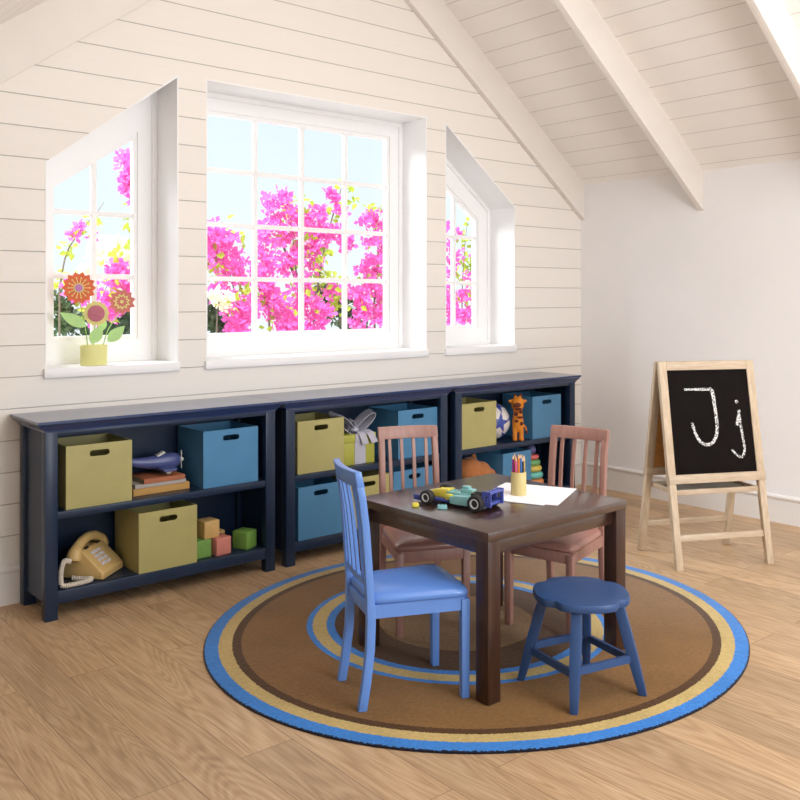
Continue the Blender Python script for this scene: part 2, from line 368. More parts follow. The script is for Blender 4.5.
window(2, wc, [(2.09, 1.025), (3.212, 1.025), (3.212, 2.078), (2.09, 2.078)], [2.3705, 2.651, 2.9315], [1.288, 1.5515, 1.815])
window(3, wr, [(3.566, 1.03), (3.912, 1.03), (3.912, 1.665), (3.566, 1.913)], [3.74], [1.56, 1.285])

# ------------------------------------------------------------------ bookcases
def rect(x0, x1, y0, y1, z): return [(x0, y0, z), (x1, y0, z), (x1, y1, z), (x0, y1, z)]
def bookcase(x0, x1, label):
    t = thing('bookcase', label, 'bookcase', ((x0 + x1) / 2, 3.52, 0), 0, 'navy bookcases under the windows')
    M = T(-(x0 + x1) / 2, -3.52, 0); F = 3.384; B = 3.668
    prof = [(0.742, 0.029), (0.732, 0.029), (0.729, 0.024), (0.720, 0.019), (0.713, 0.010), (0.707, 0.007), (0.7055, 0.0035), (0.700, 0.003)]
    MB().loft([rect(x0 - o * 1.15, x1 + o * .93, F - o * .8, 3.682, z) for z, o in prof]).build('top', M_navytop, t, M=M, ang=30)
    for (a, b) in ((x0, x0 + 0.047), (x1 - 0.047, x1)):
        MB().box(a, b, F, F + 0.04, 0, 0.702, 0.0025).build('front_post', M_navy, t, M=M)
        MB().box(a, b, B - 0.045, B, 0, 0.702, 0.0025).build('rear_post', M_navy, t, M=M)
    MB().box(x0 + 0.010, x0 + 0.028, F + 0.035, B - 0.04, 0.06, 0.702).build('side_panel', M_navy, t, M=M)
    MB().box(x1 - 0.028, x1 - 0.010, F + 0.035, B - 0.04, 0.06, 0.702).build('side_panel', M_navy, t, M=M)
    MB().box(x0 + 0.02, x1 - 0.02, B - 0.014, B - 0.004, 0.06, 0.702).build('back_panel', M_navy, t, M=M)
    MB().box(x0 + 0.045, x1 - 0.045, F + 0.003, F + 0.025, 0.684, 0.702, 0.001).build('top_rail', M_navy, t, M=M)
    MB().box(x0 + 0.027, x1 - 0.027, F + 0.04, B - 0.014, 0.372, 0.400).box(x0 + 0.046, x1 - 0.046, F + 0.004, F + 0.042, 0.372, 0.400, 0.002).build('shelf', M_navy, t, M=M)
    MB().box(x0 + 0.027, x1 - 0.027, F + 0.04, B - 0.014, 0.085, 0.105).box(x0 + 0.046, x1 - 0.046, F + 0.003, F + 0.042, 0.058, 0.105, 0.002).build('bottom_shelf', M_navy, t, M=M)
    return t
bookcase(1.158, 2.152, 'navy two-shelf bookcase holding the telephone and coloured blocks')
bookcase(2.210, 3.190, 'navy two-shelf bookcase holding the ribboned gift box, in the middle of the row')
bookcase(3.247, 4.217, 'navy two-shelf bookcase by the room corner holding ball and giraffe')

# ------------------------------------------------------------------ storage bins
M_olive = mat('olive_card', rgb(172, 162, 104), 0.45, var=0.05, vscale=9)
M_blue = mat('blue_card', rgb(72, 128, 168), 0.42, var=0.06, vscale=9)
def stadium(cx, cz, hw, r, n=8):
    return [(cx + hw + r * math.cos(a), cz + r * math.sin(a)) for a in [-PI / 2 + PI * i / n for i in range(n + 1)]] + \
           [(cx - hw + r * math.cos(a), cz + r * math.sin(a)) for a in [PI / 2 + PI * i / n for i in range(n + 1)]]
def make_bin(w, h, d, m, loc, label):
    b = MB(); t = 0.005
    hole = stadium(0, h - 0.036, 0.028, 0.0115)
    o = [(-w / 2, 0), (w / 2, 0), (w / 2, h), (-w / 2, h)]
    b.plate(o, [hole], t, XZ); b.plate(o, (), t, XZ @ T(0, 0, d - t))
    b.box(-w / 2, -w / 2 + t, 0.0006, d - 0.0006, 0.0004, h - 0.0004); b.box(w / 2 - t, w / 2, 0.0006, d - 0.0006, 0.0004, h - 0.0004); b.box(-w / 2 + .001, w / 2 - .001, 0.001, d - .001, 0.0005, 0.006)
    o = b.build('storage_bin', m, ang=0); o.location = loc
    return tag(o, label, 'storage bin', 'open storage bins on the shelves')
H = 0.238; D = 0.235
for x0, x1, y, z, m, lab in [
    (1.240, 1.500, 3.400, .4, M_olive, 'olive storage bin above the telephone, top shelf beside the books'),
    (1.815, 2.079, 3.408, .4, M_blue, 'blue storage bin beside the toy airplane and books'),
    (1.524, 1.778, 3.392, .105, M_olive, 'olive storage bin between the telephone and the blocks'),
    (2.281, 2.541, 3.402, .4, M_olive, 'olive storage bin beside the ribboned gift box'),
    (2.876, 3.138, 3.406, .4, M_blue, 'blue storage bin on top shelf behind the pink-brown chair back'),
    (2.277, 2.527, 3.390, .105, M_blue, 'blue storage bin on bottom shelf below the olive bin beside the gift'),
    (2.562, 2.812, 3.396, .105, M_olive, 'olive storage bin on bottom shelf straight below the gift box'),
    (2.838, 3.114, 3.396, .105, M_blue, 'blue storage bin on bottom shelf seen through the chair slats'),
    (3.307, 3.567, 3.400, .4, M_olive, 'olive storage bin beside the white and blue ball'),
    (3.858, 4.104, 3.398, .4, M_blue, 'blue storage bin beside the giraffe toy'),
    (3.616, 3.846, 3.398, .105, M_blue, 'blue storage bin between brown plush toy and stacking rings')]:
    make_bin(x1 - x0, H, D, m, ((x0 + x1) / 2, y, z), lab)

# ------------------------------------------------------------------ telephone
M_phone = mat('phone_beige', rgb(206, 172, 112), 0.38, var=0.03, vscale=10)
M_keys = mat('phone_keys', rgb(205, 200, 205), 0.4)
M_cord = mat('cord_ivory', rgb(225, 215, 200), 0.45)
M_hole = mat('dark_plastic', rgb(40, 34, 28), 0.5)
tel = thing('telephone', 'beige push-button desk telephone with coiled cord on bottom shelf', 'telephone', (1.385, 3.405, 0.105), 0)
f = Vector((0.646, -0.764, 0)); wv = Vector((0.764, 0.646, 0))
# local axes: a = along width from near corner, s = from the front edge backwards
MP = Matrix(((wv.x, -f.x, 0, 0), (wv.y, -f.y, 0, 0), (0, 0, 1, 0), (0, 0, 0, 1)))
W = 0.172
prof = [(0.0, 0.003), (0.0, 0.028), (0.008, 0.036), (0.088, 0.108), (0.096, 0.111), (0.108, 0.102), (0.124, 0.102), (0.136, 0.109), (0.146, 0.104), (0.178, 0.03), (0.18, 0.003)]
MB().loft([[(a, s * (1 - q) + 0.09 * q, z * (1 - q * .5)) for s, z in prof] for a, q in ((0.0, 0.06), (0.006, 0.0), (W - 0.006, 0.0), (W, 0.06))], MP, bev=0.003).build('body', M_phone, tel, ang=50)
ks = MB(); sl = math.atan2(0.108 - 0.036, 0.088 - 0.008)
for r in range(4):
    for c in range(3):
        s = 0.026 + r * 0.0145; z = 0.036 + (s - 0.008) * math.tan(sl)
        ks.box(-0.009, 0.009, -0.0065, 0.0065, -0.002, 0.005, 0.0012, MP @ T(0.047 + c * 0.024, s, z) @ Matrix.Rotation(sl, 4, 'X'))
ks.build('keypad', M_keys, tel)
hs = MB(); pts = []; rad = []
for i in range(21):
    u = -1 + 2 * i / 20; pts.append((W / 2 + u * 0.100, 0.110, 0.143 - 0.030 * u ** 2 - 0.006 * abs(u) ** 6)); rad.append(0.019 + 0.003 * abs(u) ** 3)
hs.tube(pts, rad, 14)
for sgn in (-1, 1):
    ax = Matrix.Rotation(sgn * -0.35, 4, 'Y')
    hs.lathe([(0.006, 0.036), (0.018, 0.033), (0.0245, 0.020), (0.029, 0.004), (0.030, -0.010), (0.027, -0.018), (0.012, -0.020)], 20, T(W / 2 + sgn * 0.104, 0.110, 0.094) @ ax)
hs.build('handset', M_phone, tel, M=MP, ang=60)
for sgn in (-1, 1): MB().box(-0.012, 0.012, -0.004, 0.004, -0.004, 0.004, 0.001, MP @ T(W / 2 + sgn * 0.045, 0.092, 0.112)).build('cradle_hook', M_hole, tel)
def smooth_path(pts, n):
    P = [Vector(p) for p in pts]; P = [P[0]] + P + [P[-1]]; out = []
    for i in range(1, len(P) - 2):
        for k in range(n):
            t = k / n; a, b, c, d = P[i - 1:i + 3]
            out.append(0.5 * ((2 * b) + (c - a) * t + (2 * a - 5 * b + 4 * c - d) * t * t + (3 * b - a - 3 * c + d) * t ** 3))
    out.append(P[-2]); return out
cp = smooth_path([(1.268, 3.432, 0.195), (1.240, 3.416, 0.205), (1.225, 3.408, 0.175), (1.222, 3.402, 0.135), (1.228, 3.400, 0.1185), (1.262, 3.398, 0.1165), (1.320, 3.404, 0.1165), (1.345, 3.426, 0.1165), (1.318, 3.446, 0.1165), (1.288, 3.470, 0.120)], 90)
hp = []; up = Vector((0.3, 0.2, 0.9)); ang = 0
for i, p in enumerate(cp):
    d = (cp[min(i + 1, len(cp) - 1)] - cp[max(i - 1, 0)]).normalized(); up = (up - d * up.dot(d)).normalized(); b = d.cross(up)
    if i: ang += (p - cp[i - 1]).length * 2 * PI / 0.0066
    hp.append(p + (up * math.cos(ang) + b * math.sin(ang)) * 0.0078)
hq = []
for a, b in zip(hp, hp[1:]): hq += [a, (a + b) / 2]
MB().tube(hq, 0.0024, 6).build('coiled_cord', M_cord, tel, M=T(-1.385, -3.405, -0.105), ang=60)

# ------------------------------------------------------------------ books and toy airplane
M_pages = mat('paper_pages', rgb(150, 148, 130), 0.9, var=0.1, vscale=60)
def book(x0, x1, y0, y1, z0, z1, col, label):
    t = thing('book', label, 'book', ((x0 + x1) / 2, (y0 + y1) / 2, z0), 0, 'books under the toy airplane')
    M = T(-(x0 + x1) / 2, -(y0 + y1) / 2, -z0); c = 0.0025; m = mat('book_cover', col, 0.5, var=0.06, vscale=25)
    MB().box(x0, x1, y0, y1, z0, z0 + c, 0.0008).box(x0, x1, y0, y1, z1 - c, z1, 0.0008).loft([[(x, y0 - 0.0015 * 0 + dy, z) for dy, z in ((0.002, z0), (-0.001, z0 + c), (-0.001, z1 - c), (0.002, z1), (0.004, z1), (0.004, z0))] for x in (x0, x1)]).build('cover', m, t, M=M)
    MB().box(x0 + 0.003, x1 - 0.003, y0 + 0.003, y1 - 0.003, z0 + c, z1 - c).build('pages', M_pages, t, M=M)
book(1.530, 1.776, 3.455, 3.625, .400, .429, rgb(186, 140, 74), 'tan book at the bottom of the small stack')
book(1.536, 1.758, 3.452, 3.620, .429, .445, rgb(168, 160, 152), 'thin grey book in the middle of the small stack')
book(1.572, 1.752, 3.448, 3.605, .445, .464, rgb(164, 96, 62), 'rust-brown book at the top of the small stack')
M_plane = mat('airplane_blue', rgb(78, 86, 136), 0.32, var=0.05, vscale=30)
M_ivory = mat('ivory_plastic', rgb(214, 210, 200), 0.35)
pl = thing('toy_airplane', 'small blue toy airplane with propeller sitting on books', 'toy airplane', (1.655, 3.53, .464), -0.05)
pl.scale = (1.08, 1.08, 1.08)
fz = 0.046
rings = [(-.135, .006, .010, .020), (-.11, .011, .013, .014), (-.07, .016, .018, .004), (-.02, .022, .024, 0), (.03, .028, .029, 0), (.07, .030, .031, 0), (.094, .024, .025, 0), (.104, .010, .011, 0)]
MB().loft([[(x, ry * math.cos(2 * PI * i / 16), fz + dz + rz * math.sin(2 * PI * i / 16)) for i in range(16)] for x, ry, rz, dz in rings]).build('fuselage', M_plane, pl, ang=60)
def wing_outline(l, c): return [(-c, -l), (c * .6, -l * .97), (c, -l * .8), (c * 1.15, 0), (c, l * .8), (c * .6, l * .97), (-c, l), (-c * 1.1, 0)]
MB().plate(wing_outline(.085, .03), (), .010, T(.035, 0, .018), bev=.003).build('wing', M_plane, pl, ang=50)
MB().plate(wing_outline(.05, .016), (), .006, T(-.118, 0, .064), bev=.002).build('tail_wing', M_plane, pl, ang=50)
MB().plate([(-.142, .05), (-.10, .055), (-.118, .105), (-.142, .11)], (), .006, XZ @ T(0, 0, -.003), bev=.002).build('tail_fin', M_plane, pl, ang=50)
MB().box(-.017, .017, -.014, .014, -.004, .004, .002, T(.022, 0, fz + .029) @ Matrix.Rotation(-.45, 4, 'Y')).build('windscreen', M_ivory, pl)
MB().lathe([(.002, .016), (.007, .012), (.010, 0), (.010, -.004)], 14, T(.104, 0, fz) @ Matrix.Rotation(PI / 2, 4, 'Y')).box(.108, .111, -.003, .003, fz - .035, fz + .035, .001).build('propeller', M_ivory, pl)
for s in (-1, 1):
    MB().lathe([(.004, -.005), (.0125, -.004), (.0125, .004), (.004, .005)], 16, T(.045, s * .028, .0125) @ Matrix.Rotation(PI / 2, 4, 'X')).box(.042, .048, s * .028 - .002, s * .028 + .002, .01, .022).build('landing_wheel', M_ivory, pl)

# ------------------------------------------------------------------ wooden blocks
def block(cx, cy, z, s, rz, col, label):
    o = MB().box(-s / 2, s / 2, -s / 2, s / 2, 0, s, 0.004, seg=3).build('toy_block', mat('block_paint', col, 0.4, var=0.05, vscale=30)); o.location = (cx, cy, z); o.rotation_euler.z = rz
    tag(o, label, 'block', 'toy blocks on the bottom shelf')
block(1.826, 3.462, .105, .074, 0, rgb(116, 156, 76), 'green toy block half hidden behind the olive bin')
block(1.912, 3.450, .105, .074, .10, rgb(206, 128, 116), 'pink toy block under the tan block')
block(1.945, 3.560, .105, .074, .0, rgb(190, 158, 100), 'tan toy block on the shelf behind the pink block')
block(1.868, 3.470, .179, .074, .06, rgb(206, 168, 108), 'tan toy block on top of the pink and green blocks')
block(2.044, 3.462, .105, .076, .42, rgb(118, 160, 74), 'green toy block standing alone beside the bookcase post')

# ------------------------------------------------------------------ gift box
M_lime = mat('gift_lime', rgb(168, 166, 66), 0.5, var=0.05, vscale=30)
M_rib = mat('ribbon_grey', rgb(176, 174, 186), 0.35, var=0.04, vscale=40)
gf = thing('gift_box', 'lime green gift box tied with a grey ribbon bow', 'gift box', (2.656, 3.51, .4))
MB().box(-.092, .092, -.078, .088, 0, .13, .002).build('box', M_lime, gf)
MB().box(-.097, .097, -.083, .093, .108, .145, .002).build('lid', M_lime, gf)
MB().box(-.030, .036, -.0855, -.0835, .107, .147).box(-.030, .036, -.0805, -.0785, 0.001, .108).box(-.030, .036, -.085, .094, .1452, .147).build('ribbon_band', M_rib, gf)
def strip(pts, w, axis, t=.0015):
    b = MB(); A = Vector(axis).normalized() * w / 2; P = [Vector(p) for p in pts]; rings = []
    for i, p in enumerate(P):
        d = (P[min(i + 1, len(P) - 1)] - P[max(i - 1, 0)]).normalized(); n = d.cross(A).normalized() * t
        rings.append([p - A - n, p + A - n, p + A + n, p - A + n])
    return b.loft(rings)
for s, th, hh in ((-1, 0.25, 1.1), (1, -0.2, 1.0)):
    pts = []
    for i in range(25):
        a = 2 * PI * i / 24
        pts.append((s * (.062 - .062 * math.cos(a)), -.02, .15 + hh * (.048 * math.sin(a / 2) ** 2 + .026 * math.sin(a) * (-1)) + .035 * (1 - math.cos(a)) / 2))
    strip(pts, .058, (0.1 * s, 1, 0.25)).build('bow_loop', M_rib, gf, ang=60, M=Matrix.Rotation(th * .4, 4, 'Z'))
strip([(.004, -.03, .152), (.004, -.07, .156), (.006, -.09, .146), (.014, -.094, .125), (.024, -.096, .095)], .038, (1, 0, 0.05)).build('ribbon_tail', M_rib, gf, ang=60)
strip([(.03, -.03, .153), (.045, -.07, .157), (.056, -.09, .146), (.066, -.094, .125), (.080, -.097, .098)], .038, (1, 0, 0.15)).build('ribbon_tail', M_rib, gf, ang=60)
MB().ball((.005, -.03, .16), (.022, .022, .016)).build('bow_knot', M_rib, gf)
strip([(-.02, .0, .155), (-.01, .0, .185), (0.0, -.005, .205), (0.012, -.01, .20), (.02, -.015, .16)], .04, (0.2, 1, 0.3)).build('bow_loop', M_rib, gf, ang=60)

# ------------------------------------------------------------------ ball, giraffe, plush toy, stacking rings
M_ballw = mat('ball_white', rgb(222, 214, 208), 0.35); M_star = mat('ball_star_blue', rgb(58, 76, 158), 0.35)
bl = thing('ball', 'white ball with blue stars beside the giraffe', 'ball', (3.672, 3.536, .505))
R = .104
MB().ball((0, 0, 0), R, u=40, v=24).build('ball_skin', M_ballw, bl, ang=80)
g = (1 + 5 ** .5) / 2
dirs = [Vector(v).normalized() for v in [(0, 1, g), (0, -1, g), (0, 1, -g), (0, -1, -g), (1, g, 0), (-1, g, 0), (1, -g, 0), (-1, -g, 0), (g, 0, 1), (-g, 0, 1), (g, 0, -1), (-g, 0, -1)]]
Q = dirs[0].rotation_difference(Vector((-0.30, -0.95, 0.02)).normalized()).to_matrix()
sb = MB()
for d in dirs:
    d = Q @ d; u = d.orthogonal().normalized(); v = d.cross(u); tb = bmesh.new()
    star = [((.074 if k % 2 == 0 else .024), 2 * PI * k / 10) for k in range(10)]; c0 = tb.verts.new(d * R)
    lay = []
    for q in (.33, .66, 1):
        lay.append([tb.verts.new((d * R + (u * math.cos(a) + v * math.sin(a)) * r * q)) for r, a in star])
    for k in range(10):
        j = (k + 1) % 10; tb.faces.new((c0, lay[0][k], lay[0][j]))
        for A, B_ in zip(lay, lay[1:]): tb.faces.new((A[k], B_[k], B_[j], A[j]))
    bmesh.ops.subdivide_edges(tb, edges=list(tb.edges), cuts=1, use_grid_fill=True)
    for q in tb.verts: q.co = q.co.normalized() * (R * 1.006)
    sb._add(tb)
sb.build('star_pattern', M_star, bl, ang=80)

M_gir = mat('giraffe_orange', rgb(212, 128, 30), 0.75, var=0.06, vscale=40, bump=.2, bscale=300); M_spot = mat('giraffe_brown', rgb(92, 36, 20), 0.8)
gi = thing('toy_giraffe', 'standing orange toy giraffe with brown spots', 'toy giraffe', (3.752, 3.412, .4), -.65)
b = MB()
for s in (-1, 1):
    b.tube([(s * .018, -.006, .005), (s * .018, -.004, .05), (s * .014, 0, .09)], [.013, .014, .018], 12)
    b.ball((s * .018, -.010, .012), (.015, .019, .012))
b.ball((0, 0, .105), (.032, .028, .055)).tube([(0, 0, .11), (0, -.002, .16), (-.002, -.004, .20)], [.029, .025, .025], 14)
b.ball((-.002, -.006, .208), (.037, .033, .040)).ball((-.004, -.022, .19), (.025, .024, .02))
for s in (-1, 1):
    b.ball((s * .038 - .002, -.002, .222), (.016, .008, .010)); b.tube([(s * .014, 0, .235), (s * .016, 0, .253)], .005, 8); b.ball((s * .016, 0, .254), .008)
b.tube([(.02, .01, .10), (.044, .008, .075), (.05, .005, .055)], [.008, .006, .006], 8)
b.build('body', M_gir, gi, remesh=.0035)
for x, y, z, rx, ry, rz in [(-.012, -.046, .205, .018, .004, .010), (-.004, -.0445, .183, .015, .004, .006), (.012, -.028, .165, .009, .004, .007), (-.014, -.028, .155, .010, .004, .009), (.008, -.030, .135, .016, .004, .005), (-.012, -.030, .115, .009, .004, .006), (.016, -.026, .10, .008, .004, .008), (.03, -.012, .205, .005, .012, .012)]:
    MB().ball((x, y, z), (rx * 1.25, ry * 1.1, rz * 1.35), u=12, v=8).build('spot', M_spot, gi)
MB().ball((.05, .005, .05), (.008, .008, .011), u=12, v=8).build('tail_tuft', M_spot, gi)
for s in (-1, 1): MB().ball((s * .016, 0, .256), .0085, u=12, v=8).build('horn_tip', M_spot, gi)

M_plush = mat('plush_brown', rgb(176, 108, 58), 0.9, var=.08, vscale=60, bump=.3, bscale=250, sheen=.2)
ph = thing('plush_toy', 'brown plush toy animal with a pointed ear beside the blue bin', 'plush toy', (3.47, 3.50, .105))
b = MB().ball((-.02, .02, .07), (.085, .075, .075)).ball((-.02, -.01, .155), (.075, .07, .075)).ball((.035, -.03, .15), (.075, .055, .055)).ball((.095, -.045, .128), (.04, .038, .034))
b.ball((.022, .0, .215), (.02, .016, .034)).ball((-.075, .01, .20), (.022, .018, .034)).ball((.02, -.06, .03), (.05, .04, .032)).ball((-.07, -.055, .03), (.04, .04, .032))
b.build('body', M_plush, ph, remesh=.006)
MB().ball((.134, -.052, .134), (.011, .012, .010), u=12, v=8).build('nose', M_spot, ph)

rg = thing('stacking_rings', 'stacking ring toy with coloured rings and a violet ball on top', 'stacking toy', (3.950, 3.49, .105))
MB().lathe([(.0, 0), (.078, 0), (.08, .006), (.07, .012), (.009, .013), (.008, .19), (.0, .19)], 24).build('post', mat('ring_post', rgb(214, 190, 140), .5), rg)
zz = .016
for r_, h_, col in [(.074, .0195, rgb(226, 144, 84)), (.070, .0195, rgb(112, 196, 186)), (.062, .0175, rgb(222, 196, 92)), (.054, .0165, rgb(116, 178, 116)), (.045, .0145, rgb(222, 104, 100))]:
    zz += h_; MB().torus((0, 0, zz), r_ - h_ * 1.05, h_ * 1.05, sz=.95).build('ring', mat('ring_paint', col, .3), rg, ang=80); zz += h_
MB().ball((0, 0, .216), .028).build('ball_top', mat('ball_violet', rgb(104, 104, 160), .3), rg, ang=80)

# ------------------------------------------------------------------ rug
RX, RY = 1.004, .912
rb = MB().lathe([(1, 0), (1.0, .005), (.994, .008), (0.0005, .008)], 128, Matrix.Diagonal((RX, RY, 1, 1)))
rugo = rb.build('rug', rug_material(RX, RY), ang=60); rugo.location = (2.368, 2.352, 0.0005)
tag(rugo, 'round brown rug with blue and tan ring borders under the table', 'rug')
ZR = .0085

# ------------------------------------------------------------------ table
M_tab = wood('walnut_dark', rgb(48, 28, 21), rgb(66, 41, 31), rough=.30, scale=3, stretch=(2, 14, 14), bump=.012, spec=.6)
M_leg = wood('walnut_leg', rgb(50, 29, 21), rgb(66, 40, 28), rough=.32, scale=5, stretch=(14, 14, 2), bump=.03)
M_tab.node_tree.nodes['Principled BSDF'].inputs['Coat Weight'].default_value = .7; M_tab.node_tree.nodes['Principled BSDF'].inputs['Coat IOR'].default_value = 1.6; M_tab.node_tree.nodes['Principled BSDF'].inputs['Coat Roughness'].default_value = .2
tx0, tx1, ty0, ty1, tz = 1.898, 2.563, 1.841, 2.458, .513
tc_ = ((tx0 + tx1) / 2, (ty0 + ty1) / 2)
tb_ = thing('play_table', 'square dark brown wooden play table standing on the rug', 'table', (tc_[0], tc_[1], ZR))
M = T(-tc_[0], -tc_[1], -ZR)
MB().box(tx0 - .002, tx1 + .002, ty0 - .002, ty1 + .002, tz - .028, tz, .0015).build('tabletop', M_tab, tb_, M=M)
L_ = .052
for xa in (tx0, tx1 - L_):
    for ya in (ty0, ty1 - L_):
        MB().box(xa, xa + L_, ya, ya + L_, ZR, tz - .028, .0025).build('leg', M_leg, tb_, M=M)
ap = [(tx0 + L_ - .004, tx1 - L_ + .004, ty0 + .018, ty0 + .036), (tx0 + L_ - .004, tx1 - L_ + .004, ty1 - .036, ty1 - .018), (tx0 + .018, tx0 + .036, ty0 + L_ - .004, ty1 - L_ + .004), (tx1 - .036, tx1 - .018, ty0 + L_ - .004, ty1 - L_ + .004)]
for a in ap: MB().box(*a, tz - .075, tz - .028, .001).build('apron', M_tab, tb_, M=M)

# ------------------------------------------------------------------ chairs
def zinterp(tab, z):
    for (a, u), (b, v) in zip(tab, tab[1:]):
        if z <= b: return u + (v - u) * (z - a) / (b - a)
    return tab[-1][1]
BX = [(0, -.026), (.08, -.013), (.17, -.002), (.25, .001), (.32, .0), (.42, -.006), (.52, -.013), (.61, -.024), (.69, -.040)]
def make_chair(label, m, ms):
    t = thing('child_chair', label, 'chair')
    Lf, wf, ZS = .289, .123, .305
    for s in (-1, 1):
        zs = [0, .04, .08, .125, .17, .21, .25, .285, .32, .37, .42, .47, .52, .57, .61, .65]
        MB().loft([rect(zinterp(BX, z) - .013, zinterp(BX, z) + (.013 if z < .3 else .010), s * (.111 - .005 * z / .7) - .011, s * (.111 - .005 * z / .7) + .011, z) for z in zs], bev=.0025).build('rear_leg', m, t)
        MB().loft([rect(Lf - .012, Lf + .012, s * wf - .012, s * wf + .012, 0), rect(Lf - .014, Lf + .013, s * wf - .014, s * wf + .013, .295)], bev=.0025).build('leg', m, t)
        MB().loft([[(x, s * y, z) for y, z in ((y_ - .009, .262), (y_ + .009, .262), (y_ + .009, .301), (y_ - .009, .301))] for x, y_ in ((0.008, .108), (Lf, wf))]).build('seat_rail', m, t)
    MB().box(Lf - .009, Lf + .011, -wf, wf, .262, .301, .002).build('seat_rail', m, t)
    MB().box(-.006, .008, -.108, .108, .262, .301, .002).build('seat_rail', m, t)
    # padded seat
    rings = []; n = 40
    def outline(k, e):
        a = 2 * PI * k / n; c, s_ = math.cos(a), math.sin(a); p = 0.22
        x = math.copysign(abs(c) ** p, c); y = math.copysign(abs(s_) ** p, s_)
        mx = .155 + x * (.155 - e); half = (.117 + (mx / .31) * .026) - e
        return mx - .004, y * half
    for e, z in [(.010, .2995), (.003, .302), (.0, .309), (.0015, .318), (.006, .325), (.016, .3305), (.04, .3355), (.08, .339), (.11, .340)]:
        rings.append([outline(k, e) + (z,) for k in range(n)])
    MB().loft(rings).build('seat', ms, t, ang=70)
    def bow(y, hw=.116): return -.016 * (1 - (y / hw) ** 2)
    def xr(z): return zinterp(BX, z)
    ys = [-.1185 + .237 * i / 12 for i in range(13)]
    MB().loft([[(xr(z) + bow(y) + dx, y, z) for dx, z in ((-.012, .644), (.011, .644), (.010, .689), (-.011, .689))] for y in ys], bev=.002).build('top_rail', m, t)
    ys = [-.106 + .212 * i / 8 for i in range(9)]
    MB().loft([[(.5 * bow(y) + dx, y, z) for dx, z in ((-.008, .352), (.008, .352), (.008, .372), (-.008, .372))] for y in ys], bev=.0015).build('lower_rail', m, t)
    for k in range(4):
        y = -.070 + .14 * k / 3 
        MB().loft([[(xr(z) + bow(y) * (.5 + .5 * (z - .33) / .33) + dx, y * (1 + .05 * (z - .33) / .33) + dy, z) for dx, dy in ((-.005, -.006), (.005, -.006), (.005, .006), (-.005, .006))] for z in (.362, .41, .47, .54, .60, .65)]).build('slat', m, t)
    return t
M_cb = mat('chair_blue', rgb(100, 142, 214), .36, var=.03, vscale=14); M_cbs = mat('seat_blue_vinyl', rgb(96, 138, 212), .22, var=.02, vscale=8)
M_cp = wood('chair_pink_brown', rgb(150, 108, 97), rgb(164, 122, 110), rough=.42, scale=4, stretch=(14, 14, 2), bump=.02); M_cps = mat('seat_pink_vinyl', rgb(158, 113, 102), .22, var=.02, vscale=8)
c1 = make_chair('bright blue slat-back child chair with padded seat', M_cb, M_cbs); c1.location = (1.667, 2.153, ZR); c1.rotation_euler.z = -.372
c2 = make_chair('pink-brown slat-back child chair at the table in front of bookcases', M_cp, M_cps); c2.location = (2.279, 2.626, ZR); c2.rotation_euler.z = -2.005
c2['group'] = 'pink-brown child chairs'
dup(c2, (2.744, 2.201, ZR), 3.364, 'pink-brown slat-back child chair at the table near the easel', 'pink-brown child chairs')

# ------------------------------------------------------------------ stool
M_st = mat('stool_blue', rgb(46, 77, 125), .42, var=.05, vscale=14)
so = thing('stool', 'dark blue wooden stool with scalloped seat and four splayed legs', 'stool', (2.209, 1.751, ZR), -1.789 - 2 * PI / 4 * 0)
ZT = .296
def lobes(sc):
    out = []
    for i in range(96):
        a = 2 * PI * i / 96
        da = ((a - .30 + PI / 4) % (PI / 2)) - PI / 4          # angle from the nearest notch
        r = .1475 - .0135 * math.exp(-(da / .13) ** 2) - .004 * math.exp(-((abs(da) - PI / 4) / .25) ** 2)
        out.append(((r * sc) * math.cos(a), (r * sc) * math.sin(a)))
    return out
MB().loft([[(x, y, z) for x, y in lobes(s)] for s, z in ((.95, ZT - .024), (.985, ZT - .023), (1.0, ZT - .018), (1.0, ZT - .007), (.985, ZT - .001), (.955, ZT), (.6, ZT - .002), (.1, ZT - .003))]).build('seat', M_st, so, ang=50)
def legp(sx, sy, z):
    k = z / .275; h = .130 - .052 * k; return sx * h, sy * h
for sx in (-1, 1):
    for sy in (-1, 1):
        rr = []
        for z, hw in ((0, .0115), (.05, .014), (.12, .0165), (.2, .0165), (.274, .015)):
            x, y = legp(sx, sy, z); rr.append([(x + (a - b_) * hw * 1, y + (a + b_) * hw * 1, z) for a, b_ in ((.7, .7), (-.7, .7), (-.7, -.7), (.7, -.7))])
        MB().loft(rr, bev=.002).build('leg', M_st, so)
for i, (p, q) in enumerate([((-1, -1), (1, -1)), ((1, -1), (1, 1)), ((1, 1), (-1, 1)), ((-1, 1), (-1, -1))]):
    z = .098 if i % 2 == 0 else .108
    a = Vector(legp(*p, z) + (z,)); b2 = Vector(legp(*q, z) + (z,)); d = (b2 - a).normalized(); n = Vector((-d.y, d.x, 0)) * .006; h = Vector((0, 0, .011))
    MB().loft([[e - n - h, e + n - h, e + n + h, e - n + h] for e in (a, b2)]).build('rung', M_st, so)

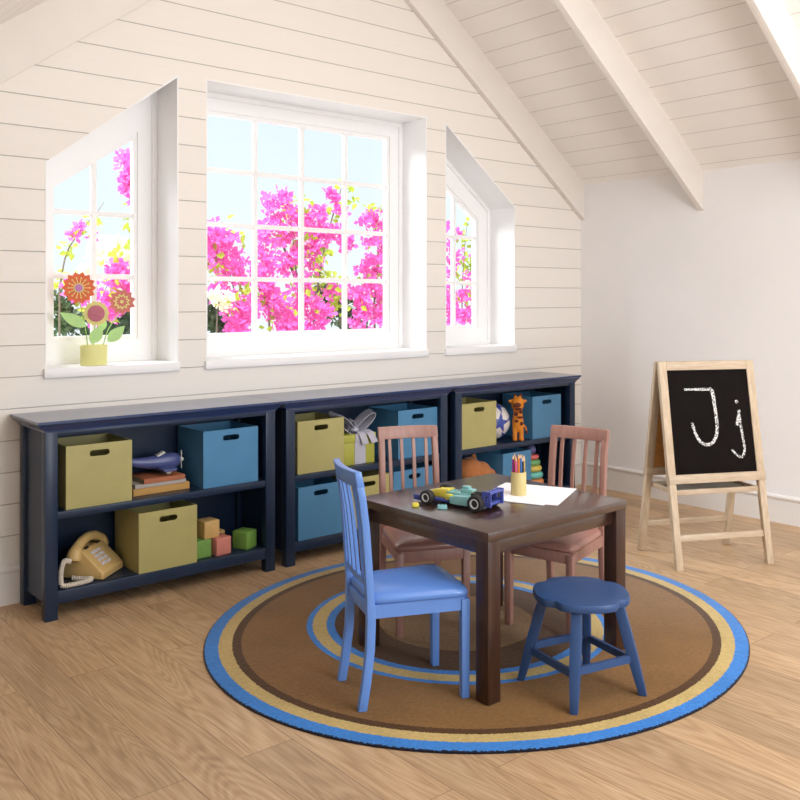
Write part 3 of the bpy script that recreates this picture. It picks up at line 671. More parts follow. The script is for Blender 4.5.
# ------------------------------------------------------------------ easel
M_ew = wood('pale_wood', rgb(190, 168, 140), rgb(209, 189, 163), rough=.5, scale=5, stretch=(12, 12, 2), bump=.04)
M_ewh = wood('pale_wood_cross', rgb(186, 163, 137), rgb(205, 185, 160), rough=.5, scale=5, stretch=(12, 2, 12), bump=.04)
M_board = mat('chalkboard_black', rgb(23, 18, 17), .8, var=.12, vscale=7, spec=.08); M_cork = mat('cork_panel', rgb(196, 138, 74), .85, var=.2, vscale=90)
M_tray = mat('tray_grey_green', rgb(132, 132, 118), .5, var=.05)
ea = thing('chalkboard_easel', 'pale wooden chalkboard easel with chalk letters near the right wall', 'easel', (3.777, 2.283, 0), -2.038)
ED, EZ = .168, .904
def fw(z): return .226 - .002 * z / EZ          # half width at height z
tl = math.atan2(ED - .012, EZ)
def side(sgn, z, off=0.0): return sgn * (ED - (ED - .012) * z / EZ + off)
def member(sgn, y0, y1, z0, z1, name, m, par, t=.022, off=0.0, ysplay=True):
    """board lying in the leaning plane of the front (+1) or rear (-1) frame"""
    rings = []
    for z in (z0, z1):
        xc = side(sgn, z, off); k = (fw(z) - fw(z0)) if ysplay else 0
        ya, yb = y0 + (k if y0 > 0 else -k), y1 + (k if y1 > 0 else -k)
        rings.append([(xc - t / 2, ya, z), (xc + t / 2, ya, z), (xc + t / 2, yb, z), (xc - t / 2, yb, z)])
    return MB().loft(rings, bev=.002).build(name, m, par)
for sgn in (1, -1):
    for s in (-1, 1):
        w0 = fw(.0); a, b_ = (s * w0 - .016, s * w0 + .016)
        member(sgn, a, b_, 0, .385, 'leg', M_ew, ea, t=.024)
        w1 = fw(.38); a, b_ = (s * w1 - .019, s * w1 + .019)
        member(sgn, a, b_, .395, EZ, 'stile', M_ew, ea)
    w = fw(.4)
    member(sgn, -w - .018, w + .018, .368, .406, 'ledge', M_ewh, ea, t=.034)
    w = fw(.87); member(sgn, -w + .019, w - .019, EZ - .038, EZ, 'top_rail', M_ewh, ea)
    w = fw(.13); member(sgn, -w + .01, w - .01, .120, .146, 'stretcher', M_ewh, ea, t=.014, off=-.004)
w = fw(.6)
cb = member(1, -w + .012, w - .012, .40, EZ - .03, 'chalkboard', M_board, ea, t=.008, off=.002)
member(-1, -w + .012, w - .012, .40, EZ - .03, 'cork_board', M_cork, ea, t=.010)
# tray
zt = .325; xf = side(1, zt) - .004; xb = side(-1, zt) + .004; w = fw(zt)
MB().box(xb + .01, xf - .01, -w + .018, w - .018, zt - .008, zt - .003).build('tray_bottom', M_tray, ea)
for x in (xf - .008, xb + .008): MB().box(x - .007, x + .007, -w + .012, w - .012, zt - .011, zt + .012, .002).build('tray_rail', M_ewh, ea)
for s in (-1, 1): MB().box(xb, xf, s * (w - .02) - .006, s * (w - .02) + .006, zt - .011, zt + .012, .002).build('tray_rail', M_ew, ea)
# chalk letters: coordinates in the board (s from left edge, r from top), as fractions of the visible board
M_ch = chalk_material()
wi = fw(.6) - .019; bz0, bz1 = .406, EZ - .038
def bp(px, py):
    # bilinear inverse of the visible board seen in the picture -> fractions of the board
    r = (py - 92) / (622 - 92)
    for _ in range(6):
        xl = 175 + (220 - 175) * r; xr_ = 565 + (617 - 565) * r; s = (px - xl) / (xr_ - xl)
        yt = 92 - 4 * s; yb = 622 - 15 * s; r = (py - yt) / (yb - yt)
    z = bz1 + (bz0 - bz1) * r
    return Vector((side(1, z, .002) + .0052, -wi + 2 * wi * s, z))
def stroke(pts, w, b):
    P = [bp(*p) for p in pts]
    P = smooth_path(P, 8) if len(P) > 2 else [P[0].lerp(P[1], i / 6) for i in range(7)]
    nrm = Vector((1, 0, math.tan(tl))).normalized(); rings = []
    for i, p in enumerate(P):
        d = (P[min(i + 1, len(P) - 1)] - P[max(i - 1, 0)]).normalized(); q = d.cross(nrm).normalized()
        ww = (w[0] + (w[1] - w[0]) * i / (len(P) - 1)) * (1 + .18 * math.sin(i * 2.3)) / 2
        rings.append([p + q * ww, p - q * ww])
    tbm = bmesh.new(); R_ = [[tbm.verts.new(v) for v in r] for r in rings]
    for a, c in zip(R_, R_[1:]): tbm.faces.new((a[0], a[1], c[1], c[0]))
    b._add(tbm)
b = MB()
stroke([(260, 191), (392, 191)], (.009, .014), b)
stroke([(393, 191), (402, 230), (412, 300), (420, 370), (418, 420), (404, 455), (378, 472), (345, 462), (320, 425), (298, 360)], (.017, .013), b)
stroke([(514, 248), (520, 264)], (.014, .013), b)
stroke([(527, 298), (536, 370), (550, 450), (556, 500), (545, 535), (525, 530), (508, 515), (493, 498)], (.013, .009), b)
stroke([(530, 300), (524, 340), (517, 376)], (.012, .016), b)
b.build('chalk_writing', M_ch, cb, ang=0)

# ------------------------------------------------------------------ things on the table
TZ = tz + .0005
M_pap = mat('white_paper', rgb(244, 242, 246), .8)
def sheet(cx, cy, z, w, h, rz, label):
    o = MB().box(-w / 2, w / 2, -h / 2, h / 2, 0, .0007).build('paper_sheet', M_pap, ang=0); o.location = (cx, cy, z); o.rotation_euler.z = rz
    tag(o, label, 'paper', 'drawing paper on the table')
sheet(2.396, 2.108, TZ, .245, .285, .455 - PI / 2, 'white paper sheet underneath, a corner showing below the upper sheet')
sheet(2.372, 2.130, TZ + .0008, .245, .285, .375 - PI / 2, 'white paper sheet on top, under the pencil cup')
cz = TZ + .0017
cx, cy = 2.343, 2.127
M_cup = mat('cup_olive', rgb(204, 184, 124), .5, var=.04, vscale=30)
o = MB().lathe([(.001, 0), (.0255, 0), (.0265, .002), (.0265, .078), (.0255, .080), (.0245, .079), (.0245, .004), (.001, .004)], 32).build('pencil_cup', M_cup, ang=50); o.location = (cx, cy, cz)
tag(o, 'round yellow-olive pencil cup standing on the paper', 'pencil cup')
M_tip = mat('pencil_wood', rgb(226, 190, 150), .6)
names = [('purple', (150, 50, 130)), ('pink', (222, 96, 140)), ('orange', (222, 124, 50)), ('blue', (40, 110, 180)), ('black', (44, 44, 50)), ('tan', (196, 160, 96)), ('pale green', (170, 196, 160)), ('yellow', (226, 186, 60)), ('red', (190, 50, 50)), ('brown', (120, 76, 48))]
dr = Vector((.763, -.647, 0)); dw = Vector((.647, .763, 0))
slots = [(-.0195, -.004), (-.0105, -.012), (-.0015, -.014), (.0065, -.012), (.0135, -.006), (.0195, .003), (.0165, .012), (-.013, .006), (.0, .002), (.006, .014)]
for (nm, c), (a, d_) in zip(names, slots):
    p = Vector((cx, cy, cz + .0045)) + dr * a + dw * d_; h = .118 + .008 * math.sin(a * 900 + d_ * 300)
    t = thing('pencil', nm + ' coloured pencil standing in the pencil cup', 'pencil', p, 0, 'coloured pencils in the cup')
    hx = lambda r, z: [(r * math.cos(PI * i / 3), r * math.sin(PI * i / 3), z) for i in range(6)]
    MB().loft([hx(.0038, 0), hx(.0038, h)]).build('shaft', mat('pencil_' + nm.replace(' ', '_'), rgb(*c), .4), t, ang=0)
    tp = MB().loft([hx(.0038, h), hx(.0012, h + .013)]).build('tip', M_tip, t, ang=0)
    MB().loft([hx(.0012, h + .013), hx(.0002, h + .017)]).build('lead', t.children[0].data.materials[0], tp, ang=0)

# toy racing car
M_y = mat('brick_yellow', rgb(222, 206, 74), .3); M_t = mat('brick_teal', rgb(136, 190, 190), .3); M_bl = mat('brick_blue', rgb(72, 84, 164), .3); M_k = mat('brick_black', rgb(34, 32, 34), .4); M_ty = mat('tyre_rubber', rgb(36, 33, 32), .7, var=.1, vscale=60); M_rim = mat('rim_grey', rgb(206, 206, 204), .35)
car = thing('toy_race_car', 'yellow, teal and blue brick-built toy race car on the table', 'toy car', (2.088, 2.155, TZ), math.atan2(.97, -.245)); car.scale = (1.1, 1.1, 1.08)
def studs(b, x0, x1, y0, y1, z, st=.0125):
    nx = max(1, int((x1 - x0) / st)); ny = max(1, int((y1 - y0) / st))
    for i in range(nx):
        for j in range(ny):
            b.lathe([(.0035, 0), (.0035, .003), (.0005, .003)], 10, T(x0 + (i + .5) * (x1 - x0) / nx, y0 + (j + .5) * (y1 - y0) / ny, z))
b = MB().box(-.075, .105, -.022, .022, .008, .018, .001).box(.02, .075, -.034, .034, .010, .018, .001); b.build('chassis', M_bl, car)
b = MB().loft([[(x, -w, z0), (x, w, z0), (x, w * .85, z1), (x, -w * .85, z1)] for x, w, z0, z1 in ((.03, .021, .018, .046), (.075, .017, .018, .041), (.112, .012, .018, .031), (.128, .007, .018, .024))], bev=.0015); studs(b, .04, .07, -.012, .012, .0425); b.build('nose', M_y, car)
b = MB().box(-.055, .035, -.02, .02, .018, .040, .001).box(-.05, -.01, -.013, .013, .040, .052, .001).box(-.035, -.012, -.008, .008, .052, .060, .001); studs(b, .0, .033, -.016, .016, .040); b.build('cockpit', M_t, car)
for s in (-1, 1):
    b = MB().loft([[(x, s * .020, z0), (x, s * w, z0), (x, s * w, z1), (x, s * .020, z1)] for x, w, z0, z1 in ((-.052, .046, .010, .038), (-.015, .048, .010, .036), (.012, .042, .010, .030))], bev=.0015); b.build('side_pod', M_t, car)
MB().box(-.058, -.05, -.018, .018, .03, .046, .001).box(.012, .03, .020, .036, .018, .034, .001).box(.012, .03, -.036, -.020, .018, .034, .001).build('yellow_brick_panel', M_y, car)
MB().box(-.092, -.052, -.024, .024, .014, .046, .0015).box(-.088, -.06, -.016, .016, .046, .050, .001).build('engine_block', M_k, car)
rwb = MB()
for s in (-1, 1): rwb.plate([(-.128, .014), (-.094, .014), (-.094, .036), (-.102, .060), (-.128, .060)], [[(-.118, .030), (-.107, .030), (-.107, .046), (-.118, .046)]], .006, XZ @ T(0, 0, s * .036 - .003))
rwb.box(-.128, -.104, -.034, .034, .052, .058, .001).box(-.120, -.10, -.034, .034, .016, .024, .001).box(-.10, -.085, -.012, .012, .014, .030, .001); studs(rwb, -.126, -.106, -.03, .03, .058); rwb.build('rear_wing', M_bl, car)
b = MB().box(.112, .136, -.048, .048, .008, .014, .001).box(.112, .136, .044, .050, .008, .024, .001).box(.112, .136, -.050, -.044, .008, .024, .001); b.build('front_wing', M_bl, car)
for x, r in ((.084, .0215), (-.086, .0245)):
    MB().tube([(x, -.05, r), (x, .05, r)], .003, 8).build('axle', M_k, car)
    for s in (-1, 1):
        mm = T(x, s * .051, r) @ Matrix.Rotation(-s * PI / 2, 4, 'X')
        ty = MB().lathe([(r * .55, -.012), (r * .92, -.012), (r, -.009), (r, .009), (r * .92, .012), (r * .62, .012), (r * .58, .008), (r * .55, .008)], 28, mm, loop=True).build('wheel', M_ty, car)
        MB().lathe([(r * .60, .0125), (r * .46, .0125), (r * .45, .004), (r * .60, .004)], 24, mm, loop=True).build('rim', M_rim, ty); MB().lathe([(r * .45, .003), (r * .45, .008), (.004, .009), (.0005, .010), (.0005, .003)], 20, mm).build('hub', M_k, ty)
def loose(loc, rz, m, label, sx, slope):
    b = MB()
    if slope: b.loft([[(-sx / 2, y, 0), (sx / 2, y, 0), (sx / 2, y, .005), (-sx * .1, y, .0125), (-sx / 2, y, .0125)] for y in (-.0085, .0085)], bev=.0006); studs(b, -sx / 2, -sx * .1, -.008, .008, .0125)
    else: b.box(-sx / 2, sx / 2, -.0085, .0085, 0, .0105, .0006); studs(b, -sx / 2, sx / 2, -.008, .008, .0105, .0095)
    o = b.build('toy_brick', m); o.location = loc; o.rotation_euler.z = rz; tag(o, label, 'toy brick', 'loose toy bricks beside the car')
loose((1.957, 2.230, TZ), -.5, M_y, 'small yellow loose toy brick by the car front wheel', .021, False)
loose((2.004, 2.151, TZ), -.66, M_t, 'small teal loose toy brick beside the race car', .030, False)

# ------------------------------------------------------------------ craft flowers on the sill
M_pot = mat('pot_yellow', rgb(226, 222, 148), .5, var=.02, vscale=20); M_stem = mat('stem_green', rgb(150, 190, 110), .5); M_leaf = mat('felt_leaf_green', rgb(186, 226, 148), .7, var=.05, vscale=60)
M_or = mat('felt_orange', rgb(226, 112, 72), .8, var=.06, vscale=60); M_pk = mat('felt_pink', rgb(206, 122, 112), .8, var=.06, vscale=60); M_ye = mat('felt_yellow', rgb(226, 216, 140), .8, var=.06, vscale=60); M_mv = mat('felt_mauve', rgb(190, 112, 128), .8, var=.1, vscale=80); M_vi = mat('felt_violet', rgb(200, 130, 190), .7)
pz = .9135; px_, py_ = 1.482, 3.742
fl = thing('potted_felt_flowers', 'yellow pot with three craft felt flowers on the window sill', 'flower decoration', (px_, py_, pz))
MB().lathe([(.001, 0), (.054, 0), (.056, .002), (.057, .083), (.055, .085), (.053, .083), (.052, .070), (.001, .070)], 40, Matrix.Diagonal((1, .72, 1, 1))).build('pot', M_pot, fl, ang=50)
FR = Matrix(((.93, .36, 0, 0), (0, 0, 0, 0), (0, 0, 1, 0), (0, 0, 0, 1)))
rv = Vector((.932, -.362, 0)); nv = Vector((-.362, -.932, 0))
FM = Matrix(((rv.x, 0, nv.x, 0), (rv.y, 0, nv.y, 0), (0, 1, 0, 0), (0, 0, 0, 1)))
def starp(n, r0, r1, ph=0, sub=1):
    return [((r0 if k % 2 == 0 else r1) * math.cos(PI * k / n + ph), (r0 if k % 2 == 0 else r1) * math.sin(PI * k / n + ph)) for k in range(2 * n)]
def circ(r, n=24, c=(0, 0)): return [(c[0] + r * math.cos(2 * PI * k / n), c[1] + r * math.sin(2 * PI * k / n)) for k in range(n)]
def at(x, z, y=3.742): return T(x - px_, y - py_, z - pz) @ FM
A = at(1.419, 1.238)
fo = MB().plate(starp(14, .069, .056), (), .005, A).build('flower_head', M_or, fl, ang=0)
d = MB()
for k in range(14):
    a = 2 * PI * k / 14; c_, s_ = math.cos(a), math.sin(a)
    d.plate([(c_ * .014 - s_ * .0022, s_ * .014 + c_ * .0022), (c_ * .014 + s_ * .0022, s_ * .014 - c_ * .0022), (c_ * .040 + s_ * .0014, s_ * .040 - c_ * .0014), (c_ * .040 - s_ * .0014, s_ * .040 + c_ * .0014)], (), .0015, A @ T(0, 0, .005))
    d.plate(circ(.0036, 8, (c_ * .042, s_ * .042)), (), .0016, A @ T(0, 0, .005))
d.plate(circ(.019), (), .0015, A @ T(0, 0, .0052)).build('petal_pattern', M_ye, fo, ang=0)
MB().plate(circ(.0155), (), .003, A @ T(0, 0, .0068)).build('flower_centre', M_vi, fo, ang=0)
A = at(1.602, 1.180, 3.735)
fp = MB().plate(starp(11, .058, .044, .2), (), .005, A).build('flower_head', M_pk, fl, ang=0)
MB().plate(starp(11, .036, .025, .2), [starp(11, .027, .018, .2)], .0015, A @ T(0, 0, .005)).plate(circ(.0075), (), .002, A @ T(0, 0, .005)).build('petal_pattern', M_ye, fp, ang=0)
A = at(1.482, 1.131, 3.716)
fy = MB().plate(starp(14, .053, .048), (), .005, A).build('flower_head', M_ye, fl, ang=0)
MB().lathe([(.0345, 0), (.034, .004), (.03, .005), (.0005, .006)], 28, A @ T(0, 0, .005)).build('flower_centre', M_mv, fy)
for x0, y0, x1, z1, y1 in [(1.462, 3.752, 1.420, 1.19, 3.745), (1.520, 3.748, 1.596, 1.14, 3.738), (1.478, 3.735, 1.482, 1.10, 3.720)]:
    P = smooth_path([(x0, y0, pz + .06), ((x0 * 2 + x1) / 3, y0, pz + .06 + (z1 - pz - .06) * .5), (x1, y1, z1)], 8)
    MB().tube([p - Vector((px_, py_, pz)) for p in P], .0022, 8).build('stem', M_stem, fl)
def leaf(p, q, w, y, y2=None):
    a = Vector(p); b_ = Vector(q); d = b_ - a; n = Vector((-d.y, d.x)).normalized() * w
    ol = []
    for k in range(13):
        t_ = k / 12; ol.append(a + d * t_ + n * math.sin(PI * t_ ** .8))
    for k in range(11, 0, -1):
        t_ = k / 12; ol.append(a + d * t_ - n * math.sin(PI * t_ ** .8))
    x0, z0 = p
    MB().plate([((v.x - x0) / .932, v.y - z0) for v in ol], (), .003, at(x0, z0, y)).build('leaf', M_leaf, fl, ang=0)
leaf((1.448, 1.076), (1.350, 1.136), .024, 3.735)
leaf((1.462, 1.005), (1.502, 1.082), .024, 3.718)
leaf((1.536, 1.010), (1.600, 1.078), .024, 3.725)
leaf((1.515, 1.055), (1.520, 1.125), .018, 3.740)

# ------------------------------------------------------------------ outside: bougainvillea behind the windows
M_ground = mat('patio_stone', rgb(216, 211, 206), .9, var=.06, vscale=3)  # unseen ground, made pale so its bounce whitens the window reveals
o = MB().box(-8, 14, YW + 0.21, 22, -.25, -.2).build('ground', M_ground, ang=0); struct(o)
M_bract = mat('bract_magenta', rgb(248, 116, 200), .7, var=.3, vscale=14, trans=.4, spec=.1); M_wbr = mat('bract_white', rgb(244, 236, 214), .7, var=.06, vscale=5, trans=.35, spec=.1)
M_lg = mat('leaf_fresh', rgb(172, 190, 58), .6, var=.3, vscale=9, trans=.4); M_ld = mat('leaf_dark', rgb(58, 84, 44), .5, var=.3, vscale=6, trans=.2); M_twig = mat('twig', rgb(104, 92, 78), .8)
def far(x, z, y): k = y / 5.2; return Vector((x * k, y, 1.2 + (z - 1.2) * k))
rnd = random.Random(11)
def rdir():
    while True:
        v = Vector((rnd.uniform(-1, 1), rnd.uniform(-1, 1), rnd.uniform(-1, 1)))
        if .1 < v.length < 1: return v.normalized()
def bract(tb, c, s):
    n0 = (rdir() + Vector((-.2, -.8, .5))).normalized(); u = n0.orthogonal().normalized(); v = n0.cross(u); a0 = rnd.uniform(0, 6)
    for k in range(3):
        a = a0 + 2.09 * k; d = (u * math.cos(a) + v * math.sin(a)); e = n0.cross(d)
        p0 = c; p1 = c + d * s * .55 + e * s * .42 + n0 * s * .35; p2 = c + d * s * 1.05 + n0 * s * .55; p3 = c + d * s * .55 - e * s * .42 + n0 * s * .35
        V = [tb.verts.new(p) for p in (p0, p1, p2, p3)]; tb.faces.new((V[0], V[1], V[2])); tb.faces.new((V[0], V[2], V[3]))
def leafq(tb, c, s):
    n0 = (rdir() + Vector((-.1, -.7, .5))).normalized(); d = n0.orthogonal().normalized(); d = Matrix.Rotation(rnd.uniform(0, 6.3), 3, n0) @ d; e = n0.cross(d)
    V = [tb.verts.new(p) for p in (c, c + d * s * .45 + e * s * .36 + n0 * s * .1, c + d * s * 1.1, c + d * s * .45 - e * s * .36 + n0 * s * .1)]
    tb.faces.new((V[0], V[1], V[2])); tb.faces.new((V[0], V[2], V[3]))
def shrub(label, y, blossoms, greens, twigs, mb=M_bract, ml=M_lg, size=.042, dens=.46, thick=1.0):
    pts = [far(x, z, y) for x, z, *_ in blossoms + greens]; bx = sum(p.x for p in pts) / len(pts)
    t = thing('bougainvillea', label, 'flowering shrub', (bx, y, -.2), 0, 'bougainvillea outside the windows'); M = T(-bx, -y, .2)
    if blossoms:
        tb = bmesh.new()
        for x, z, r, n in blossoms:
            c = far(x, z, y)
            for _ in range(max(3, int(n * dens))):
                q = rdir() * r * .9 * rnd.random() ** .45; bract(tb, c + Vector((q.x, q.y * .9, q.z)), size * rnd.uniform(.75, 1.25))
        b = MB(); b.bm.free(); b.bm = tb; b.build('blossoms', mb, t, ang=0, M=M)
    if greens:
        tb = bmesh.new()
        for x, z, r, n in greens:
            c = far(x, z, y + .1)
            for _ in range(n):
                q = rdir() * r * rnd.random() ** .45; leafq(tb, c + q + Vector((0, -.14 if ml is M_lg and rnd.random() < .3 else 0, 0)), .058 * rnd.uniform(.7, 1.3))
        b = MB(); b.bm.free(); b.bm = tb; b.build('leaves', ml, t, ang=0, M=M)
    if twigs:
        b = MB(); x0, z0 = twigs[0][0]; g0 = far(x0, z0, y + .06); b.tube([(g0.x + .03, g0.y, -.205), (g0.x, g0.y, (g0.z - .2) / 2), g0], [.02 * thick, .016 * thick, .012 * thick], 6)
        for tw in twigs:
            P = smooth_path([far(x, z, y + .06) for x, z in tw], 6); b.tube(P, [thick * (.012 - .009 * i / (len(P) - 1)) for i in range(len(P))], 6)
        b.build('branches', M_twig, t, M=M)
    return t
Y1 = 5.6
# behind the left window
shrub('magenta bougainvillea behind the slanted window with the potted flowers', Y1,
      [(2.27, 2.0, .09, 34), (2.29, 1.88, .08, 30), (2.30, 1.80, .05, 14), (1.98, 1.60, .04, 7), (2.05, 1.56, .035, 5), (1.93, 1.55, .03, 4), (2.22, 1.34, .10, 46), (2.02, 1.22, .10, 30), (1.93, 1.25, .06, 12), (2.20, 1.16, .11, 40), (2.10, 1.10, .1, 34), (2.30, 1.24, .08, 24)],
      [(2.29, 1.74, .05, 9), (2.29, 1.64, .05, 8), (1.90, 1.48, .06, 10), (1.95, 1.56, .06, 10), (2.03, 1.64, .05, 8), (2.17, 1.46, .07, 12), (2.28, 1.50, .06, 9), (1.88, 1.30, .08, 14), (2.1, 1.2, .2, 40)],
      [[(1.86, 1.25), (1.90, 1.45), (1.98, 1.58), (2.08, 1.70), (2.12, 1.76)], [(2.36, 2.1), (2.30, 1.85), (2.29, 1.6)], [(2.0, 0.7), (2.05, 1.0), (2.15, 1.3)]], size=.044, dens=1.0, thick=.5)
shrub('white bougainvillea between the magenta shrubs, seen past the potted flowers', 5.95,
      [(2.17, 1.50, .10, 40), (2.08, 1.44, .09, 34), (2.28, 1.40, .09, 34), (2.25, 1.28, .1, 34), (2.02, 1.35, .07, 18), (1.95, 1.28, .09, 26), (1.90, 1.15, .08, 20)], [(2.2, 1.40, .12, 8), (2.0, 1.3, .1, 6)],
      [[(2.1, .7), (2.15, 1.1), (2.17, 1.5)]], mb=M_wbr, dens=.8, thick=.5)
shrub('dark leafy shrub low behind the slanted window with the potted flowers', 5.75, [], [(1.90, 1.06, .12, 120), (2.05, 1.00, .14, 150), (2.25, 1.02, .13, 150), (2.28, 1.14, .1, 80), (1.87, 1.16, .07, 40)], [[(2.05, .6), (2.1, 1.0)]], ml=M_ld)
# behind the middle window
shrub('dense magenta bougainvillea behind the wide window, beside its jamb toward the potted flowers', Y1,
      [(2.80, 1.60, .13, 110), (2.92, 1.56, .12, 100), (2.78, 1.44, .12, 70), (2.98, 1.42, .12, 100), (3.04, 1.32, .08, 40), (2.90, 1.33, .07, 30), (3.06, 1.12, .14, 150), (3.02, 1.0, .12, 110), (2.84, 1.22, .07, 26), (2.92, 1.26, .07, 26), (3.22, 1.32, .13, 120), (3.30, 1.15, .15, 150), (3.40, 1.00, .15, 140), (3.22, 1.46, .1, 60), (2.9, 1.1, .05, 12)],
      [(2.95, 1.62, .12, 14), (2.82, 1.45, .08, 16), (2.88, 1.36, .08, 14), (3.1, 1.22, .1, 16), (3.0, 1.25, .1, 14), (3.25, 1.15, .2, 30), (2.8, 1.38, .05, 10)],
      [[(2.7, 1.35), (2.85, 1.45), (2.95, 1.55), (3.05, 1.62)], [(3.1, .6), (3.05, 1.0), (2.95, 1.4)], [(3.3, .6), (3.25, 1.1), (3.2, 1.5)]])
shrub('white bougainvillea patch at the low corner of the wide window', 5.5, [(2.84, 1.20, .06, 30), (2.90, 1.15, .05, 22), (2.95, 1.20, .05, 18)], [(2.9, 1.15, .08, 14)], [[(2.85, .6), (2.87, 1.15)]], mb=M_wbr)
shrub('dark leafy shrub at the low corner of the wide window', 5.75, [], [(2.80, 1.10, .11, 130), (2.88, 1.02, .12, 150), (2.95, .98, .1, 90), (3.72, 1.22, .12, 90), (3.85, 1.12, .14, 130), (3.95, 1.02, .12, 110)], [[(2.9, .5), (2.88, 1.0)], [(3.85, .5), (3.85, 1.1)]], ml=M_ld)
shrub('tall magenta bougainvillea behind the centre of the wide window', Y1,
      [(3.26, 1.82, .09, 44), (3.36, 1.86, .09, 44), (3.42, 1.77, .10, 56), (3.32, 1.70, .08, 34), (3.24, 1.62, .11, 70), (3.38, 1.62, .10, 54), (3.50, 1.70, .1, 56), (3.60, 1.74, .09, 48), (3.66, 1.80, .07, 26), (3.80, 1.90, .05, 16), (3.74, 1.94, .05, 16), (3.86, 1.82, .06, 20), (3.70, 1.64, .11, 76), (3.62, 1.56, .1, 60), (3.80, 1.66, .09, 46), (3.90, 1.58, .09, 46), (3.52, 1.52, .10, 60), (3.44, 1.44, .09, 46), (3.62, 1.43, .08, 36), (3.36, 1.40, .09, 40), (3.50, 1.30, .11, 70), (3.56, 1.16, .12, 90), (3.68, 1.10, .11, 80), (3.78, 1.24, .09, 44), (3.92, 1.22, .08, 40), (3.60, 1.0, .12, 90)],
      [(3.44, 1.84, .06, 12), (3.40, 1.74, .07, 12), (3.88, 1.98, .06, 14), (3.90, 1.88, .06, 12), (3.80, 1.80, .08, 14), (3.30, 1.60, .1, 12), (3.46, 1.58, .08, 18), (3.5, 1.46, .1, 20), (3.64, 1.5, .1, 16), (3.70, 1.30, .12, 28), (3.8, 1.15, .14, 34), (3.5, 1.2, .15, 22), (3.66, 1.34, .08, 22)],
      [[(3.5, .6), (3.50, 1.1), (3.46, 1.5), (3.42, 1.88)], [(3.6, .8), (3.66, 1.3), (3.76, 1.7), (3.88, 2.02)], [(3.48, 1.3), (3.35, 1.6), (3.28, 1.82)]])
shrub('magenta bougainvillea behind the wide window, at its jamb toward the room corner', Y1,
      [(4.08, 1.74, .07, 30), (4.16, 1.80, .07, 32), (4.24, 1.72, .08, 40), (4.12, 1.62, .07, 30), (4.22, 1.60, .08, 40), (4.10, 1.46, .08, 44), (4.20, 1.42, .08, 44), (4.28, 1.50, .08, 40), (4.04, 1.40, .07, 30), (4.12, 1.28, .1, 66), (4.24, 1.22, .1, 70), (4.06, 1.12, .1, 66), (4.20, 1.06, .11, 80), (4.30, 1.10, .1, 60), (4.0, 1.2, .07, 26), (4.02, 1.0, .1, 60)],
      [(4.12, 1.86, .06, 12), (4.22, 1.68, .07, 14), (4.2, 1.52, .1, 22), (4.1, 1.35, .12, 24), (4.2, 1.2, .14, 22)],
      [[(4.2, .6), (4.16, 1.1), (4.20, 1.5), (4.14, 1.86)], [(4.3, 1.0), (4.26, 1.4), (4.24, 1.7)]])
# behind the right window
shrub('magenta bougainvillea behind the slanted window nearest the room corner', Y1,
      [(4.92, 1.74, .06, 18), (5.03, 1.70, .06, 18), (4.90, 1.60, .07, 26), (5.00, 1.54, .07, 24), (4.94, 1.46, .07, 26), (5.18, 1.58, .05, 14), (5.12, 1.36, .06, 20), (4.90, 1.36, .05, 14), (4.92, 1.18, .10, 66), (4.96, 1.05, .10, 66), (5.06, 1.20, .07, 30), (5.14, 1.22, .08, 40), (5.16, 1.06, .10, 66), (5.06, 1.06, .08, 40), (5.26, 1.14, .08, 34), (4.84, 1.26, .08, 30)],
      [(5.08, 1.66, .07, 18), (5.12, 1.78, .05, 10), (5.08, 1.50, .07, 16), (5.12, 1.42, .07, 16), (5.02, 1.36, .06, 10), (5.0, 1.2, .1, 16), (5.16, 1.30, .07, 12), (5.1, 1.1, .12, 16)],
      [[(5.1, .6), (5.06, 1.1), (5.08, 1.5), (5.12, 1.8)], [(4.8, 1.55), (4.95, 1.45), (5.05, 1.3)]], dens=.36, thick=.6)

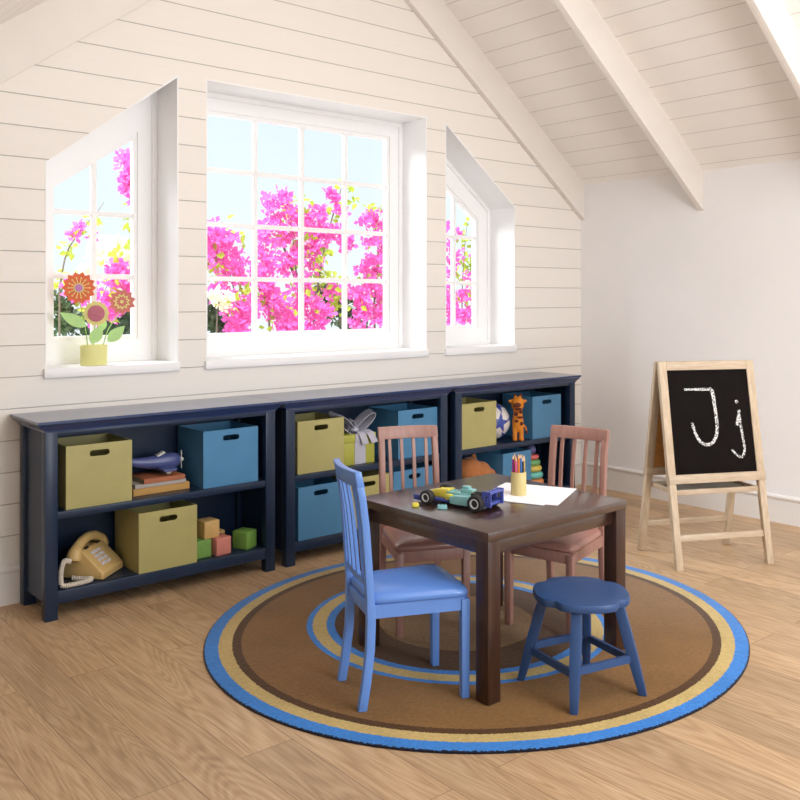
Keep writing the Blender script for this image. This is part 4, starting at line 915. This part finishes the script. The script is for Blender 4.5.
# ------------------------------------------------------------------ light
w = bpy.data.worlds.new('sky'); bpy.context.scene.world = w; w.use_nodes = True
nt = w.node_tree; bg = nt.nodes['Background']; tcw = nt.nodes.new('ShaderNodeTexCoord'); sx = nt.nodes.new('ShaderNodeSeparateXYZ'); nt.links.new(tcw.outputs['Generated'], sx.inputs[0])
rp = nt.nodes.new('ShaderNodeValToRGB'); rp.color_ramp.elements[0].position = .0; rp.color_ramp.elements[0].color = rgb(238, 247, 252); rp.color_ramp.elements[1].position = .5; rp.color_ramp.elements[1].color = rgb(212, 236, 250)
nt.links.new(sx.outputs['Z'], rp.inputs['Fac']); nt.links.new(rp.outputs[0], bg.inputs['Color']); bg.inputs['Strength'].default_value = 1.12

def area(name, loc, target, sx_, sy_, power, col=(1, 1, 1)):
    l = bpy.data.lights.new(name, 'AREA'); l.shape = 'RECTANGLE'; l.size = sx_; l.size_y = sy_; l.energy = power; l.color = col
    o = bpy.data.objects.new(name, l); C.objects.link(o); o.location = loc
    o.rotation_euler = (Vector(target) - Vector(loc)).to_track_quat('-Z', 'Y').to_euler(); return o
sun = bpy.data.lights.new('sun', 'SUN'); sun.energy = 6.5; sun.angle = .02; sun.color = (1, .97, .92)
so_ = bpy.data.objects.new('sun', sun); C.objects.link(so_); so_.rotation_euler = Vector((.25, .5, -1)).to_track_quat('-Z', 'Y').to_euler()
area('room_lamp_rear', (1.1, -1.4, 2.3), (2.4, 3.0, 1.0), 2.2, 1.0, 46, (.93, .965, 1))  # unseen fill light added behind the camera
area('room_lamp_overhead', (2.5, .6, 2.95), (2.5, 1.7, 0), 1.6, 1.2, 34, (.93, .965, 1))  # fill light added above, out of view
area('room_uplight', (2.4, -.9, 1.2), (3.6, 2.3, 2.5), 1.2, 1.0, 54, (.93, .965, 1))  # unseen fill added to brighten the ceiling slopes
area('window_daylight', (0.6, 6.6, 4.2), (2.7, 3.2, .6), 2.6, 2.6, 470, (.92, .95, 1))  # unseen area light added outside to boost daylight through the windows

# ------------------------------------------------------------------ camera
cam = bpy.data.cameras.new('camera'); co = bpy.data.objects.new('camera', cam); C.objects.link(co)
co.location = (0, 0, 1.2); co.rotation_euler = (PI / 2, 0, -math.radians(40.3))
cam.sensor_width = 36; cam.sensor_fit = 'HORIZONTAL'; cam.lens = 905 / 800 * 36; cam.shift_y = -103 / 800; cam.clip_start = .05
sc = bpy.context.scene; sc.camera = co
sc.view_settings.view_transform = 'Standard'; sc.view_settings.look = 'None'
sc.cycles.use_denoising = True
sc.cycles.max_bounces = 8; sc.cycles.diffuse_bounces = 5; sc.cycles.transparent_max_bounces = 12; sc.cycles.sample_clamp_indirect = 6
